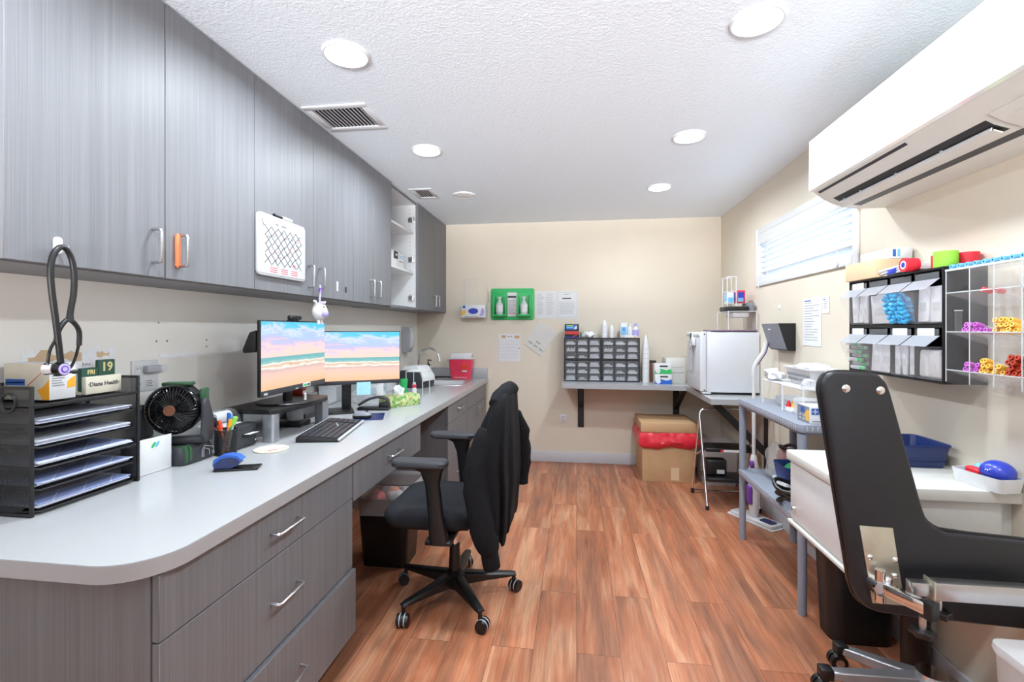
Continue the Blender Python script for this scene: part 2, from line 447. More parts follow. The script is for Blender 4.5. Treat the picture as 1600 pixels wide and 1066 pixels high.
# ---------------------------------------------------------------- mesh builder
class MB:
    def __init__(s):
        s.bm = bmesh.new()
        s.mats = []
    def mi(s, m):
        m = M[m] if isinstance(m, str) else m
        if m not in s.mats:
            s.mats.append(m)
        return s.mats.index(m)
    def _add(s, tmp, m, xf=None):
        i = s.mi(m)
        for f in tmp.faces:
            f.material_index = i
        if xf is not None:
            bmesh.ops.transform(tmp, matrix=xf, verts=tmp.verts)
        me = bpy.data.meshes.new('t')
        tmp.to_mesh(me)
        tmp.free()
        s.bm.from_mesh(me)
        bpy.data.meshes.remove(me)
        return s
    def box(s, x0, y0, z0, x1, y1, z1, m, bev=0, seg=2, xf=None):
        t = bmesh.new()
        bmesh.ops.create_cube(t, size=1)
        for v in t.verts:
            v.co = Vector(((x0 + x1) / 2 + v.co.x * abs(x1 - x0), (y0 + y1) / 2 + v.co.y * abs(y1 - y0), (z0 + z1) / 2 + v.co.z * abs(z1 - z0)))
        if bev:
            bmesh.ops.bevel(t, geom=t.edges[:], offset=bev, segments=seg, profile=0.5, affect='EDGES')
        return s._add(t, m, xf)
    def cyl(s, p0, p1, r0, m, r1=None, seg=20, cap=True, xf=None):
        p0, p1 = Vector(p0), Vector(p1)
        r1 = r0 if r1 is None else r1
        d = p1 - p0
        t = bmesh.new()
        bmesh.ops.create_cone(t, cap_ends=cap, segments=seg, radius1=r0, radius2=r1, depth=d.length)
        q = Vector((0, 0, 1)).rotation_difference(d.normalized()).to_matrix().to_4x4()
        bmesh.ops.transform(t, matrix=Matrix.Translation((p0 + p1) / 2) @ q, verts=t.verts)
        return s._add(t, m, xf)
    def ell(s, c, r, m, seg=20, xf=None, rot=None):
        t = bmesh.new()
        bmesh.ops.create_uvsphere(t, u_segments=seg, v_segments=max(6, seg // 2), radius=1)
        mt = Matrix.Translation(c) @ (rot.to_matrix().to_4x4() if rot else Matrix()) @ Matrix.Diagonal((r[0], r[1], r[2], 1))
        bmesh.ops.transform(t, matrix=mt, verts=t.verts)
        return s._add(t, m, xf)
    def tube(s, pts, r, m, seg=8, closed=False, smooth=0, flat=None, xf=None):
        P = [Vector(p) for p in pts]
        for _ in range(smooth):
            Q = []
            n = len(P)
            for i in range(n if closed else n - 1):
                a, b = P[i], P[(i + 1) % n]
                Q += [a * 0.75 + b * 0.25, a * 0.25 + b * 0.75]
            if not closed:
                Q = [P[0]] + Q + [P[-1]]
            P = Q
        n = len(P)
        rs = r if isinstance(r, (list, tuple)) else None
        t = bmesh.new()
        rings = []
        up = None
        for i in range(n):
            a = P[(i - 1) % n] if (closed or i > 0) else P[i]
            b = P[(i + 1) % n] if (closed or i < n - 1) else P[i]
            d = (b - a)
            d = d.normalized() if d.length > 1e-9 else Vector((0, 0, 1))
            if up is None:
                up = d.orthogonal().normalized()
                if flat is not None:
                    up = (Vector(flat) - d * Vector(flat).dot(d)).normalized()
            else:
                up = (up - d * up.dot(d)).normalized()
            sd = d.cross(up)
            if rs:
                k = i / (n - 1) * (len(rs) - 1)
                j = min(int(k), len(rs) - 2)
                rr = rs[j] + (rs[j + 1] - rs[j]) * (k - j)
            else:
                rr = r
            ra, rb = (rr, rr) if not isinstance(rr, tuple) else rr
            if flat is not None and not isinstance(rr, tuple):
                ra, rb = rr * 0.35, rr
            rings.append([t.verts.new(P[i] + up * (math.cos(2 * PI * j / seg) * ra) + sd * (math.sin(2 * PI * j / seg) * rb)) for j in range(seg)])
        for i in range(n if closed else n - 1):
            A, B = rings[i], rings[(i + 1) % n]
            for j in range(seg):
                t.faces.new((A[j], A[(j + 1) % seg], B[(j + 1) % seg], B[j]))
        if not closed:
            t.faces.new(rings[0][::-1])
            t.faces.new(rings[-1])
        return s._add(t, m, xf)
    def lathe(s, prof, m, c=(0, 0, 0), seg=28, xf=None):
        t = bmesh.new()
        rings = []
        for r, z in prof:
            r = max(r, 1e-5)
            rings.append([t.verts.new((c[0] + r * math.cos(2 * PI * j / seg), c[1] + r * math.sin(2 * PI * j / seg), c[2] + z)) for j in range(seg)])
        for A, B in zip(rings, rings[1:]):
            for j in range(seg):
                t.faces.new((A[j], A[(j + 1) % seg], B[(j + 1) % seg], B[j]))
        bmesh.ops.remove_doubles(t, verts=t.verts, dist=2e-5)
        return s._add(t, m, xf)
    def prism(s, poly, ax, h0, h1, m, bev=0, seg=2, xf=None):
        """poly in the plane across ax: x -> (y,z), y -> (x,z), z -> (x,y)"""
        def pt(a, b, h):
            return {'x': (h, a, b), 'y': (a, h, b), 'z': (a, b, h)}[ax]
        t = bmesh.new()
        A = [t.verts.new(pt(a, b, h0)) for a, b in poly]
        B = [t.verts.new(pt(a, b, h1)) for a, b in poly]
        n = len(poly)
        t.faces.new(A)
        t.faces.new(B[::-1])
        for i in range(n):
            t.faces.new((A[i], A[(i + 1) % n], B[(i + 1) % n], B[i]))
        bmesh.ops.recalc_face_normals(t, faces=t.faces)
        if bev:
            bmesh.ops.bevel(t, geom=t.edges[:], offset=bev, segments=seg, profile=0.5, affect='EDGES')
        return s._add(t, m, xf)
    def loft(s, rings, m, cap=True, closed=True, xf=None):
        t = bmesh.new()
        V = [[t.verts.new(p) for p in ring] for ring in rings]
        for A, B in zip(V, V[1:]):
            n = len(A)
            for j in range(n if closed else n - 1):
                t.faces.new((A[j], A[(j + 1) % n], B[(j + 1) % n], B[j]))
        if cap:
            t.faces.new(V[0][::-1])
            t.faces.new(V[-1])
        bmesh.ops.recalc_face_normals(t, faces=t.faces)
        return s._add(t, m, xf)
    def text(s, body, size, m, xf, align='CENTER', depth=0.0004, bold=0.0):
        cu = bpy.data.curves.new('t', 'FONT')
        cu.body = body
        cu.size = size
        cu.align_x = align
        cu.align_y = 'CENTER'
        cu.extrude = depth
        cu.offset = bold
        cu.resolution_u = 2
        ob = bpy.data.objects.new('t', cu)
        me = ob.to_mesh()
        t = bmesh.new()
        t.from_mesh(me)
        ob.to_mesh_clear()
        bpy.data.objects.remove(ob)
        bpy.data.curves.remove(cu)
        return s._add(t, m, xf)
    def build(s, name, parent=None, loc=None, bev=0, ang=38, sub=0):
        me = bpy.data.meshes.new(name)
        s.bm.to_mesh(me)
        s.bm.free()
        for m in s.mats:
            me.materials.append(m)
        me.polygons.foreach_set('use_smooth', [True] * len(me.polygons))
        me.set_sharp_from_angle(angle=R(ang))
        o = bpy.data.objects.new(name, me)
        C.objects.link(o)
        if parent is not None:
            o.parent = parent
        if loc is not None:
            o.location = loc
        if bev:
            b = o.modifiers.new('edge', 'BEVEL')
            b.width = bev
            b.segments = 2
            b.limit_method = 'ANGLE'
        if sub:
            b = o.modifiers.new('smooth', 'SUBSURF')
            b.levels = b.render_levels = sub
        return o

def tag(o, label, cat, group=None, kind=None):
    if label:
        o['label'] = label
    if cat:
        o['category'] = cat
    if group:
        o['group'] = group
    if kind:
        o['kind'] = kind
    return o
def thing(name, label, cat, loc=(0, 0, 0), rz=0.0, group=None):
    o = bpy.data.objects.new(name, None)
    o.empty_display_size = 0.05
    C.objects.link(o)
    o.location = loc
    o.rotation_euler = (0, 0, rz)
    return tag(o, label, cat, group)
def solo(mb, name, label, cat, loc=(0, 0, 0), rz=0.0, group=None, bev=0, rot=None, ang=38):
    o = mb.build(name, None, loc, bev, ang)
    o.rotation_euler = rot if rot else (0, 0, rz)
    return tag(o, label, cat, group)
def dup(root, loc=None, label=None, rot=None, group=None):
    r = root.copy()
    C.objects.link(r)
    if loc is not None:
        r.location = loc
    if rot is not None:
        r.rotation_euler = rot
    if label:
        r['label'] = label
    if group:
        r['group'] = group
    for ch in list(root.children):
        c = ch.copy()
        C.objects.link(c)
        c.parent = r
        for g in list(ch.children):
            d = g.copy()
            C.objects.link(d)
            d.parent = c
    return r
def struct(mb, name, parent=None, bev=0):
    o = mb.build(name, parent, None, bev)
    if parent is None:
        o['kind'] = 'structure'
    return o
def rrect(w, h, r, n=6, cx=0, cy=0):
    out = []
    for sx, sy, a0 in ((1, 1, 0), (-1, 1, 90), (-1, -1, 180), (1, -1, 270)):
        for k in range(n + 1):
            a = R(a0 + 90 * k / n)
            out.append((cx + sx * (w / 2 - r) + r * math.cos(a), cy + sy * (h / 2 - r) + r * math.sin(a)))
    return out
def XF(loc=(0, 0, 0), rot=(0, 0, 0)):
    from mathutils import Euler
    return Matrix.Translation(loc) @ Euler(rot).to_matrix().to_4x4()
FRONT = XF(rot=(PI / 2, 0, 0))     # text laid in xy stands up facing -y

# ---------------------------------------------------------------- the room
XL, XR, YF, YB, ZC = -1.671, 1.39, -1.7, 4.83, 2.44
struct(MB().box(XL - .1, YF - .1, -.06, XR + .1, YB + .1, 0, 'floor'), 'floor')
struct(MB().box(XL - .1, YF - .1, ZC, XR + .1, YB + .1, ZC + .06, 'ceil'), 'ceiling')
wall_left = struct(MB().box(XL - .1, YF - .1, 0, XL, YB + .1, ZC, 'wall_lit'), 'wall_left')
struct(MB().box(XL, YB, 0, XR, YB + .1, ZC, 'wall'), 'wall_back')
WY0, WY1, WZ0, WZ1 = 2.60, 3.865, 1.72, 2.075       # window opening
w = MB()
w.box(XR, YF - .1, 0, XR + .1, WY0, ZC, 'wall').box(XR, WY1, 0, XR + .1, YB + .1, ZC, 'wall')
w.box(XR, WY0, 0, XR + .1, WY1, WZ0, 'wall').box(XR, WY0, WZ1, XR + .1, WY1, ZC, 'wall')
struct(w, 'wall_right')
w = MB()                                              # wall behind the camera; its wide opening is added to let fill light in
w.box(XL, YF - .1, 0, XR, YF, .95, 'wall').box(XL, YF - .1, 2.3, XR, YF, ZC, 'wall')
w.box(XL, YF - .1, .95, -1.5, YF, 2.3, 'wall').box(1.25, YF - .1, .95, XR, YF, 2.3, 'wall')
struct(w, 'wall_front')
struct(MB().box(-5, YF - 14, 2.55, 5, YF - .1, 2.65, 'dark_t').box(-5, YF - 14, -.2, 5, YF - 13.9, 2.6, 'dark_t').box(-5, YF - 14, -.2, -4.9, YF - .1, 2.6, 'dark_t').box(4.9, YF - 14, -.2, 5, YF - .1, 2.6, 'dark_t'), 'sky_blocker')   # unseen blockers, added to keep sky light out of that opening
la = bpy.data.lights.new('ceiling_fill', 'AREA')     # unseen fill lamp, added to brighten the ceiling through that opening
la.shape = 'RECTANGLE'; la.size = 9; la.size_y = 9; la.energy = FILL_W; la.color = (0.90, 0.95, 1.0)
lo = bpy.data.objects.new('ceiling_fill', la)
lo.location = (0, YF - 9, -.2); lo.rotation_euler = (PI, 0, 0)
C.objects.link(lo)

struct(MB().box(-.95, YB - .016, 0, XR, YB, .105, 'base', bev=.004), 'baseboard_back')
struct(MB().box(XR - .016, YF, 0, XR, YB - .016, .105, 'base', bev=.004), 'baseboard_right')

# torn paint and tape scraps left on the wall behind the desk
def scrap(y0, z0, y1, z1, m, seed, depth=.0012):
    rnd = random.Random(seed)
    n = 9
    top = [(y0 + (y1 - y0) * i / n, z1 - rnd.random() * (z1 - z0) * .5) for i in range(n + 1)]
    bot = [(y0 + (y1 - y0) * i / n, z0 + rnd.random() * (z1 - z0) * .35) for i in range(n + 1)]
    return MB().prism(top + bot[::-1], 'x', XL - .001, XL + depth, m)
scrap(1.225, 1.222, 1.275, 1.30, 'pack', 1).build('paint_patch', wall_left)
scrap(1.24, 1.235, 1.40, 1.285, 'kraft_l', 2, .0016).build('torn_paint', wall_left)
scrap(1.33, 1.228, 1.52, 1.292, 'pack', 3).build('paint_patch', wall_left)
scrap(1.45, 1.248, 1.495, 1.272, 'kraft_l', 4, .0018).build('torn_paint', wall_left)
scrap(1.705, 1.225, 1.885, 1.262, 'pack', 5).build('paint_patch', wall_left)
scrap(1.15, 1.17, 1.25, 1.225, 'pack', 6).build('paint_patch', wall_left)
for i, (y, z) in enumerate(((1.70, 1.375), (1.69, 1.30), (1.74, 1.30), (1.95, 1.30), (1.95, 1.27))):
    MB().ell((XL, y, z), (.003, .004, .004), 'grey_t', 10).build('nail_hole', wall_left)
for i, (x, z) in enumerate(((.21, 1.80), (.53, 1.80), (-1.02, 1.2))):
    MB().ell((x, YB, z), (.008, .004, .012), 'paper', 10).build('wall_patch', bpy.data.objects['wall_back'])
MB().ell((XR, 3.50, 1.50), (.004, .02, .02), 'paper', 12).build('wall_patch', bpy.data.objects['wall_right'])

# ---------------------------------------------------------------- ceiling lights and vents
def downlight(x, y, lit, label):
    t = thing('recessed_light', label, 'ceiling light', (x, y, ZC), 0, 'round recessed ceiling lights')
    MB().lathe([(.076, 0), (.092, 0), (.091, -.006), (.086, -.011), (.081, -.011), (.077, -.006), (.076, 0)], 'white').build('trim_ring', t)
    MB().lathe([(.0785, -.007), (.070, -.011), (.040, -.014), (0.0, -.015)], 'lamp' if lit else 'white').build('lens', t)
    if lit:
        l = bpy.data.lights.new('lamp_light', 'AREA')
        l.shape = 'DISK'; l.size = .15; l.energy = LAMP_W; l.color = LAMP_COL; l.spread = R(168)
        o = bpy.data.objects.new('lamp_light', l)
        o.location = (0, 0, -.02)
        C.objects.link(o)
        o.parent = t
LY = [-.25, .76, 1.77, 2.79, 3.76]
downlight(-.905, LY[2], True, 'lit recessed ceiling light nearest the wide air vent, over the desk')
downlight(-.905, LY[3], True, 'lit recessed ceiling light between the wide air vent and the small vent')
downlight(-.905, LY[4], False, 'unlit recessed ceiling light beside the small air vent')
downlight(.63, LY[2], True, 'largest lit recessed ceiling light, nearest the air conditioner')
downlight(.63, LY[3], True, 'lit recessed ceiling light in front of the window, second from the back wall')
downlight(.63, LY[4], True, 'lit recessed ceiling light closest to the back wall, on the window side')
for x in (-.905, .63):
    for y in LY[1:2]:
        downlight(x, y, True, 'lit recessed ceiling light near the room entrance, outside the picture')

def vent(x0, y0, x1, y1, n, label):
    t = thing('ceiling_vent', label, 'air vent', ((x0 + x1) / 2, (y0 + y1) / 2, ZC), 0, 'white air vents in the ceiling')
    w, d = (x1 - x0) / 2, (y1 - y0) / 2
    f = MB()
    b = .034
    f.box(-w, -d, -.008, w, -d + b, 0, 'white', .002).box(-w, d - b, -.008, w, d, 0, 'white', .002)
    f.box(-w, -d + b, -.008, -w + b, d - b, 0, 'white', .002).box(w - b, -d + b, -.008, w, d - b, 0, 'white', .002)
    f.build('frame', t)
    MB().box(-w + b, -d + b, -.0012, w - b, d - b, -.0004, 'dark_t').build('duct_shadow', t)
    s = MB()
    for i in range(n):
        cx = -w + b + (2 * w - 2 * b) * (i + .5) / n
        s.box(-.0045, -d + b, -.0008, .0045, d - b, .0008, 'white', xf=XF((cx, 0, -.005), (0, R(28), 0)))
    s.build('louvers', t)
vent(-1.34, 2.16, -1.01, 2.44, 13, 'wide white ceiling vent above the whiteboard')
vent(-1.30, 3.54, -1.115, 3.81, 6, 'small white ceiling vent above the open cabinet')

# ---------------------------------------------------------------- wall cabinets
def bar_handle(parent, p0, p1, out, mname='nickel', name='handle', r=.0052):
    """D pull: bar from p0 to p1 standing off by vector out"""
    p0, p1, out = Vector(p0), Vector(p1), Vector(out)
    d = (p1 - p0).normalized() * .008
    pts = [p0, p0 + out * .75, p0 + out * .94 + d * .3, p0 + out + d, p1 + out - d, p1 + out * .94 - d * .3, p1 + out * .75, p1]
    return MB().tube(pts, r, mname, 8).build(name, parent)
CB, CF = 1.515, -1.357
UG = 'grey laminate wall cabinets'
def wall_cab(y0, y1, split, label, handles):
    t = thing('wall_cabinet', label, 'cabinet', (XL, y0, CB), 0, UG)
    L = y1 - y0
    D = CF - .02 - XL
    MB().box(.002, .0005, 0, D, L - .0005, ZC - CB - .003, 'lam').build('cabinet_body', t)
    for (a, b, hy) in ((y0 + .0012, split - .0012, split - .048), (split + .0012, y1 - .0012, split + .055)):
        d = MB().box(D + .0015, a - y0, .004, D + .02, b - y0, ZC - CB - .006, 'lam', .0012, 1).build('door', t)
        if handles:
            bar_handle(d, (D + .02, hy - y0, .050), (D + .02, hy - y0, .157), (.032, 0, 0))
    return t
wall_cab(.956, 1.848, 1.406, 'grey wall cabinet with the stethoscope hook and orange band', True)
wall_cab(1.848, 2.746, 2.304, 'grey wall cabinet that carries the whiteboard', True)
wall_cab(2.746, 3.342, 3.034, 'grey two-door wall cabinet just before the open cabinet', True)
wall_cab(3.95, 4.829, 4.43, 'grey two-door wall cabinet in the back corner', True)
# the doorless cabinet
t = thing('wall_cabinet', 'doorless wall cabinet with white interior and shelves', 'cabinet', (XL, 3.342, CB), 0, UG)
L, D, H = .608, CF - .02 - XL, ZC - CB - .003
b = MB()
b.box(.002, .0005, 0, D, .02, H, 'white').box(.002, L - .02, 0, D, L - .0005, H, 'white')
b.box(.002, .02, 0, D, L - .02, .02, 'white').box(.002, .02, H - .02, D, L - .02, H, 'white').box(.002, .02, .02, .008, L - .02, H - .02, 'white')
b.box(D, .0005, 0, D + .02, .004, H, 'lam').box(D, L - .006, 0, D + .019, L - .0005, H, 'lam').box(D - .001, 0.001, -.002, D + .001, L - .001, .018, 'lam')
b.box(.002, .001, -.003, D, L - .001, 0, 'lam').box(D - .001, .001, H - .02, D + .001, L - .001, H, 'lam')
for z in [.06 + .035 * i for i in range(24)]:
    b.cyl((D - .05, L - .0205, z), (D - .05, L - .0198, z), .0035, 'grey_t', seg=8)
b.build('cabinet_body', t)
for z in (.315, .655):
    MB().box(.01, .0205, z - .009, D - .012, L - .0205, z + .009, 'white', .001, 1).build('shelf', t)
for z in (.10, .43, .77):
    h = MB().box(D - .06, L - .034, z - .022, D - .004, L - .0205, z + .022, 'nickel', .003)
    h.cyl((D - .016, L - .045, z - .026), (D - .016, L - .045, z + .026), .008, 'steel', seg=10)
    h.cyl((D - .045, L - .036, z), (D - .045, L - .032, z), .006, 'dark_t', seg=10)
    h.build('hinge', t)
SH = CB + .315 + .009
tb = thing('supply_box', 'white box with black corner print on the open cabinet shelf', 'box', (XL + .19, 3.56, SH))
MB().box(-.08, -.06, 0, .08, .06, .12, 'white', .002).build('carton', tb)
MB().box(.0802, -.058, .06, .0808, .03, .118, 'dark_t').build('print_panel', tb)
MB().box(.0802, -.02, .085, .0812, .012, .10, 'white').build('print_window', tb)
tb = thing('supply_box', 'white box with teal lettering on the open cabinet shelf', 'box', (XL + .175, 3.72, SH))
MB().box(-.07, -.075, 0, .07, .075, .125, 'white', .002).build('carton', tb)
p = MB()
for z, w_ in ((.105, .05), (.09, .055), (.06, .05)):
    p.box(.0702, -w_, z - .004, .0708, w_, z + .004, 'sky' if z > .07 else 'grey_t')
p.build('print_lines', tb)

# ---------------------------------------------------------------- base cabinets and worktop
BF = -.93
def drawer_front(t, y0, z0, y1, z1, x=BF, hy=None, hz=None, name='drawer', hl=.135, th=.019):
    d = MB().box(x - th, y0, z0, x, y1, z1, 'lam', .0012, 1).build(name, t)
    if hy is not None:
        bar_handle(d, (x, hy - hl / 2, hz), (x, hy + hl / 2, hz), (.03, 0, -.004))
    return d
t = thing('drawer_cabinet', 'grey three-drawer base cabinet at the near end of the desk', 'cabinet', (0, 0, 0), 0, 'grey laminate base cabinets')
b = MB()
b.box(XL + .002, .945, .085, BF - .021, 1.878, .798, 'lam').box(XL + .002, .945, 0, BF - .021, .965, .085, 'lam')
b.box(XL + .002, .965, 0, BF - .08, 1.878, .085, 'lam_edge')
b.build('cabinet_body', t)
drawer_front(t, .948, .642, 1.874, .795, hy=1.408, hz=.722)
drawer_front(t, .948, .353, 1.874, .638, hy=1.408, hz=.507)
d = drawer_front(t, .948, .087, 1.876, .348, x=BF + .014, hy=1.41, hz=.225, th=.019)
d['label'] = 'bottom drawer pulled out slightly'
t = thing('desk_apron', 'shallow grey pencil drawer hung under the desk worktop', 'desk drawer', (0, 0, 0))
b = MB()
b.box(XL + .25, 1.884, .64, BF - .021, 1.90, .798, 'lam_edge').box(XL + .25, 2.728, .64, BF - .021, 2.744, .798, 'lam_edge')
b.box(XL + .25, 1.90, .64, BF - .021, 2.728, .652, 'lam_edge').box(XL + .25, 1.90, .652, XL + .266, 2.728, .798, 'lam_edge')
b.build('drawer_tray', t)
d = MB().box(BF - .02, 1.882, .622, BF, 2.746, .795, 'lam', .0012, 1).build('drawer_front', t)
bar_handle(d, (BF, 2.25, .72), (BF, 2.388, .72), (.03, 0, -.004))
t = thing('drawer_cabinet', 'grey drawer cabinet behind the office chair', 'cabinet', (0, 0, 0), 0, 'grey laminate base cabinets')
MB().box(XL + .002, 3.362, .085, BF - .021, 3.988, .798, 'lam').box(XL + .002, 3.362, 0, BF - .08, 3.988, .085, 'lam').build('cabinet_body', t)
for z0, z1 in ((.652, .795), (.365, .648), (.087, .361)):
    drawer_front(t, 3.364, z0, 3.986, z1, hy=3.68, hz=(z0 + z1) / 2 + .01, hl=.12)
t = thing('sink_cabinet', 'grey two-door base cabinet under the sink', 'cabinet', (0, 0, 0), 0, 'grey laminate base cabinets')
b = MB().box(XL + .002, 3.992, .085, BF - .021, 4.826, .62, 'lam').box(XL + .002, 3.992, 0, BF - .08, 4.826, .085, 'lam')
b.box(XL + .002, 3.992, .62, BF - .021, 4.01, .798, 'lam').box(XL + .002, 4.808, .62, BF - .021, 4.826, .798, 'lam').box(BF - .04, 4.01, .62, BF - .021, 4.808, .798, 'lam')
b.build('cabinet_body', t)
MB().box(BF - .019, 3.994, .652, BF, 4.824, .795, 'lam', .0012, 1).build('false_front', t)
for a, c, hy in ((3.994, 4.407, 4.36), (4.411, 4.824, 4.458)):
    d = MB().box(BF - .019, a, .087, BF, c, .648, 'lam', .0012, 1).build('door', t)
    bar_handle(d, (BF, hy, .53), (BF, hy, .62), (.03, 0, 0))

# worktop with a rounded near corner and a cut-out for the sink
CT, CX, CY0 = .84, -.907, .885
SX0, SX1, SY0, SY1 = -1.50, -1.03, 4.14, 4.56
t = thing('desk_worktop', 'long pale grey laminate worktop along the cabinet wall', 'worktop', (0, 0, CT - .042))
r = .13
arc = [(CX - r + r * math.cos(a), CY0 + r + r * math.sin(a)) for a in [R(-90 + 90 * i / 12) for i in range(13)]]
def slab(z0, z1, m, g=0.0, mb=None):
    mb = mb or MB()
    poly = [(XL + .001, CY0 + g)] + [(x - g * (1 if x > CX - r else 0), y + g * (1 if y < CY0 + r else 0)) for x, y in arc] + [(CX - g, SY0), (XL + .001, SY0)]
    mb.prism(poly, 'z', z0, z1, m)
    mb.box(XL + .001, SY0, z0, SX0, SY1, z1, m).box(SX1, SY0, z0, CX - g, SY1, z1, m)
    mb.box(XL + .001, SY1, z0, CX - g, YB - .001, z1, m)
    return mb
slab(.002, .0405, 'counter_edge').build('edge_band', t)
slab(.0405, .042, 'counter', .0008).build('laminate_top', t)
MB().box(XL + .001, CY0 + .02, .042, XL + .019, YB - .001, .147, 'counter_edge', .003).build('wall_upstand', t)
MB().box(XL + .019, YB - .02, .042, CX - .005, YB - .001, .147, 'counter_edge', .003).build('wall_upstand', t)

t = thing('kitchen_sink', 'small stainless steel sink set into the worktop corner', 'sink', (0, 0, CT))
cx, cy, sw, sd = (SX0 + SX1) / 2, (SY0 + SY1) / 2, SX1 - SX0, SY1 - SY0
def ringz(w, d, rr, z):
    return [(x, y, z) for x, y in rrect(w, d, rr, 6, cx, cy)]
MB().loft([ringz(sw + .05, sd + .05, .07, .001), ringz(sw + .046, sd + .046, .07, .005), ringz(sw - .02, sd - .02, .06, .004), ringz(sw - .035, sd - .035, .055, -.006),
           ringz(sw - .05, sd - .05, .05, -.13), ringz(sw - .12, sd - .12, .04, -.15), ringz(.04, .04, .015, -.153)], 'steel', cap=False).lathe([(0, -.152), (.03, -.152), (.04, -.149)], 'chrome', (cx, cy, 0)).build('basin', t)
t = thing('gooseneck_faucet', 'chrome gooseneck faucet behind the sink', 'faucet', (-1.575, 4.56, CT + .001))
MB().lathe([(.028, 0), (.028, .006), (.017, .015), (.014, .09), (.011, .10)], 'chrome').build('faucet_base', t)
pts = [(0, 0, .09)] + [(.01 + .115 - .115 * math.cos(a), -.05 * (1 - math.cos(a)) / 2, .21 + .105 * math.sin(a)) for a in [R(10 + 160 * i / 14) for i in range(15)]] + [(.245, -.052, .19)]
MB().tube(pts, .0098, 'chrome', 12, smooth=1).build('spout', t)
MB().tube([(-.012, -.012, .05), (-.02, -.045, .06), (-.022, -.075, .066)], .007, 'chrome', 8).build('lever', t)

# ================================================================ things on and above the desk
DOORX = CF            # face of the wall cabinet doors
# adhesive hook and the stethoscope on it
t = thing('adhesive_hook', 'white adhesive hook stuck on the nearest wall cabinet door', 'hook', (DOORX, 1.075, 1.548))
MB().prism(rrect(.022, .044, .008, 5, 0, .022), 'x', 0, .004, 'white', .001).build('back_plate', t)
MB().tube([(.003, 0, .022), (.012, 0, .012), (.022, 0, .006), (.030, 0, .012), (.031, 0, .020)], .0042, 'white', 8, smooth=1).build('hook_arm', t)
t = thing('stethoscope', 'black stethoscope with a violet chest piece hung on the cabinet hook', 'stethoscope', (DOORX + .036, 1.06, 1.24))
def yz(l, x=0):
    return [(x, y - 1.06, z - 1.24) for y, z in l]
loop = yz([(1.055, 1.262), (1.049, 1.32), (1.042, 1.38), (1.033, 1.45), (1.030, 1.50), (1.036, 1.54), (1.052, 1.562), (1.068, 1.562), (1.083, 1.535), (1.089, 1.49), (1.087, 1.44), (1.079, 1.40), (1.077, 1.378)])
MB().tube(loop, .0072, 'black', 10, smooth=2).build('rubber_tube', t)
yoke = yz([(1.046, 1.318), (1.050, 1.345), (1.064, 1.368), (1.077, 1.377), (1.094, 1.362), (1.104, 1.342), (1.102, 1.305)], -.002)
m_ = MB().tube(yoke, .006, 'black', 10, smooth=2)
m_.cyl((0, 1.077 - 1.06, 1.369 - 1.24), (0, 1.078 - 1.06, 1.395 - 1.24), .009, 'black', .0065, 12)
m_.build('yoke', t)
e_ = MB().tube(yz([(1.102, 1.31), (1.094, 1.275), (1.084, 1.252), (1.078, 1.246)], -.002), .0035, 'black_g', 8, smooth=2)
e_.tube(yz([(1.046, 1.322), (1.031, 1.295), (1.027, 1.26), (1.031, 1.242), (1.044, 1.236), (1.09, 1.236)], -.004), .0035, 'black_g', 8, smooth=2)
e_.build('ear_tube', t)
e_ = MB().ell((-.002, .031, -.004), (.006, .010, .006), 'black', 12)
e_.build('ear_tip', t)
c_ = MB().cyl((-.006, -.006, .006), (.012, -.006, .006), .019, 'black_g', .0165, 28)
c_.cyl((-.016, -.026, .008), (.004, -.022, .008), .016, 'chrome', .014, 24)
c_.build('chest_piece', t)
d_ = MB().cyl((.012, -.006, .006), (.0135, -.006, .006), .0145, 'lilac', seg=28).cyl((.013, -.006, .006), (.0142, -.006, .006), .009, 'purple', seg=24)
d_.cyl((.0140, -.006, .006), (.0148, -.006, .006), .006, 'lilac', seg=20)
d_.build('diaphragm', t)['label'] = 'violet diaphragm disc'

# orange band around the second handle
solo(MB().tube([(.003, 0, -.004), (.010, -.004, .0), (.011, -.004, .052), (.010, -.004, .108), (.003, 0, .112), (.001, .004, .108), (.001, .005, .05), (.001, .004, 0)], .003, 'orange_b', 8, closed=True, smooth=2)
     .box(.001, -.009, .0, .012, .007, .108, 'orange_b', .003), 'rubber_band', 'orange rubber band stretched behind a wall cabinet handle', 'rubber band', (DOORX + .0005, 1.450, 1.563))
# small labels on a door
tl = thing('door_tag', 'small white tag on the wall cabinet door near the round lock', 'tag', (DOORX, 2.549, 1.565))
MB().box(.0002, -.009, 0, .002, .009, .056, 'white', .0008).build('tag_plate', tl)
solo(MB().prism(rrect(.018, .036, .0088, 8), 'x', 0, .004, 'dgrey', .001), 'cabinet_lock', 'small dark oval lock on the wall cabinet door', 'lock', (DOORX, 2.648, 1.582))

# whiteboard
t = thing('whiteboard', 'white dry-erase board covered in black crosses hung on a wall cabinet door', 'whiteboard', (DOORX, 2.028, 1.583), R(90))
MB().prism(rrect(.356, .272, .022, 6, 0, .136), 'y', -.014, -.001, 'board', .003).build('frame', t)
MB().prism(rrect(.334, .25, .012, 4, 0, .136), 'y', -.0155, -.013, 'board').build('board_face', t)
ink = MB()
rnd = random.Random(3)
cw, ch = .0455, .042
for r_ in range(4):
    for c_ in range(6):
        x0 = -.135 + c_ * cw
        z0 = .055 + r_ * ch - (0.003 if c_ % 2 else 0)
        j = lambda: (rnd.random() - .5) * .008
        for (a, b_) in (((x0 + j(), z0 + j()), (x0 + cw + j(), z0 + ch + j())), ((x0 + j(), z0 + ch + j()), (x0 + cw + j(), z0 + j()))):
            ink.tube([(a[0], -.0158, a[1]), (b_[0], -.0158, b_[1])], .0013, 'dark_t', 6)
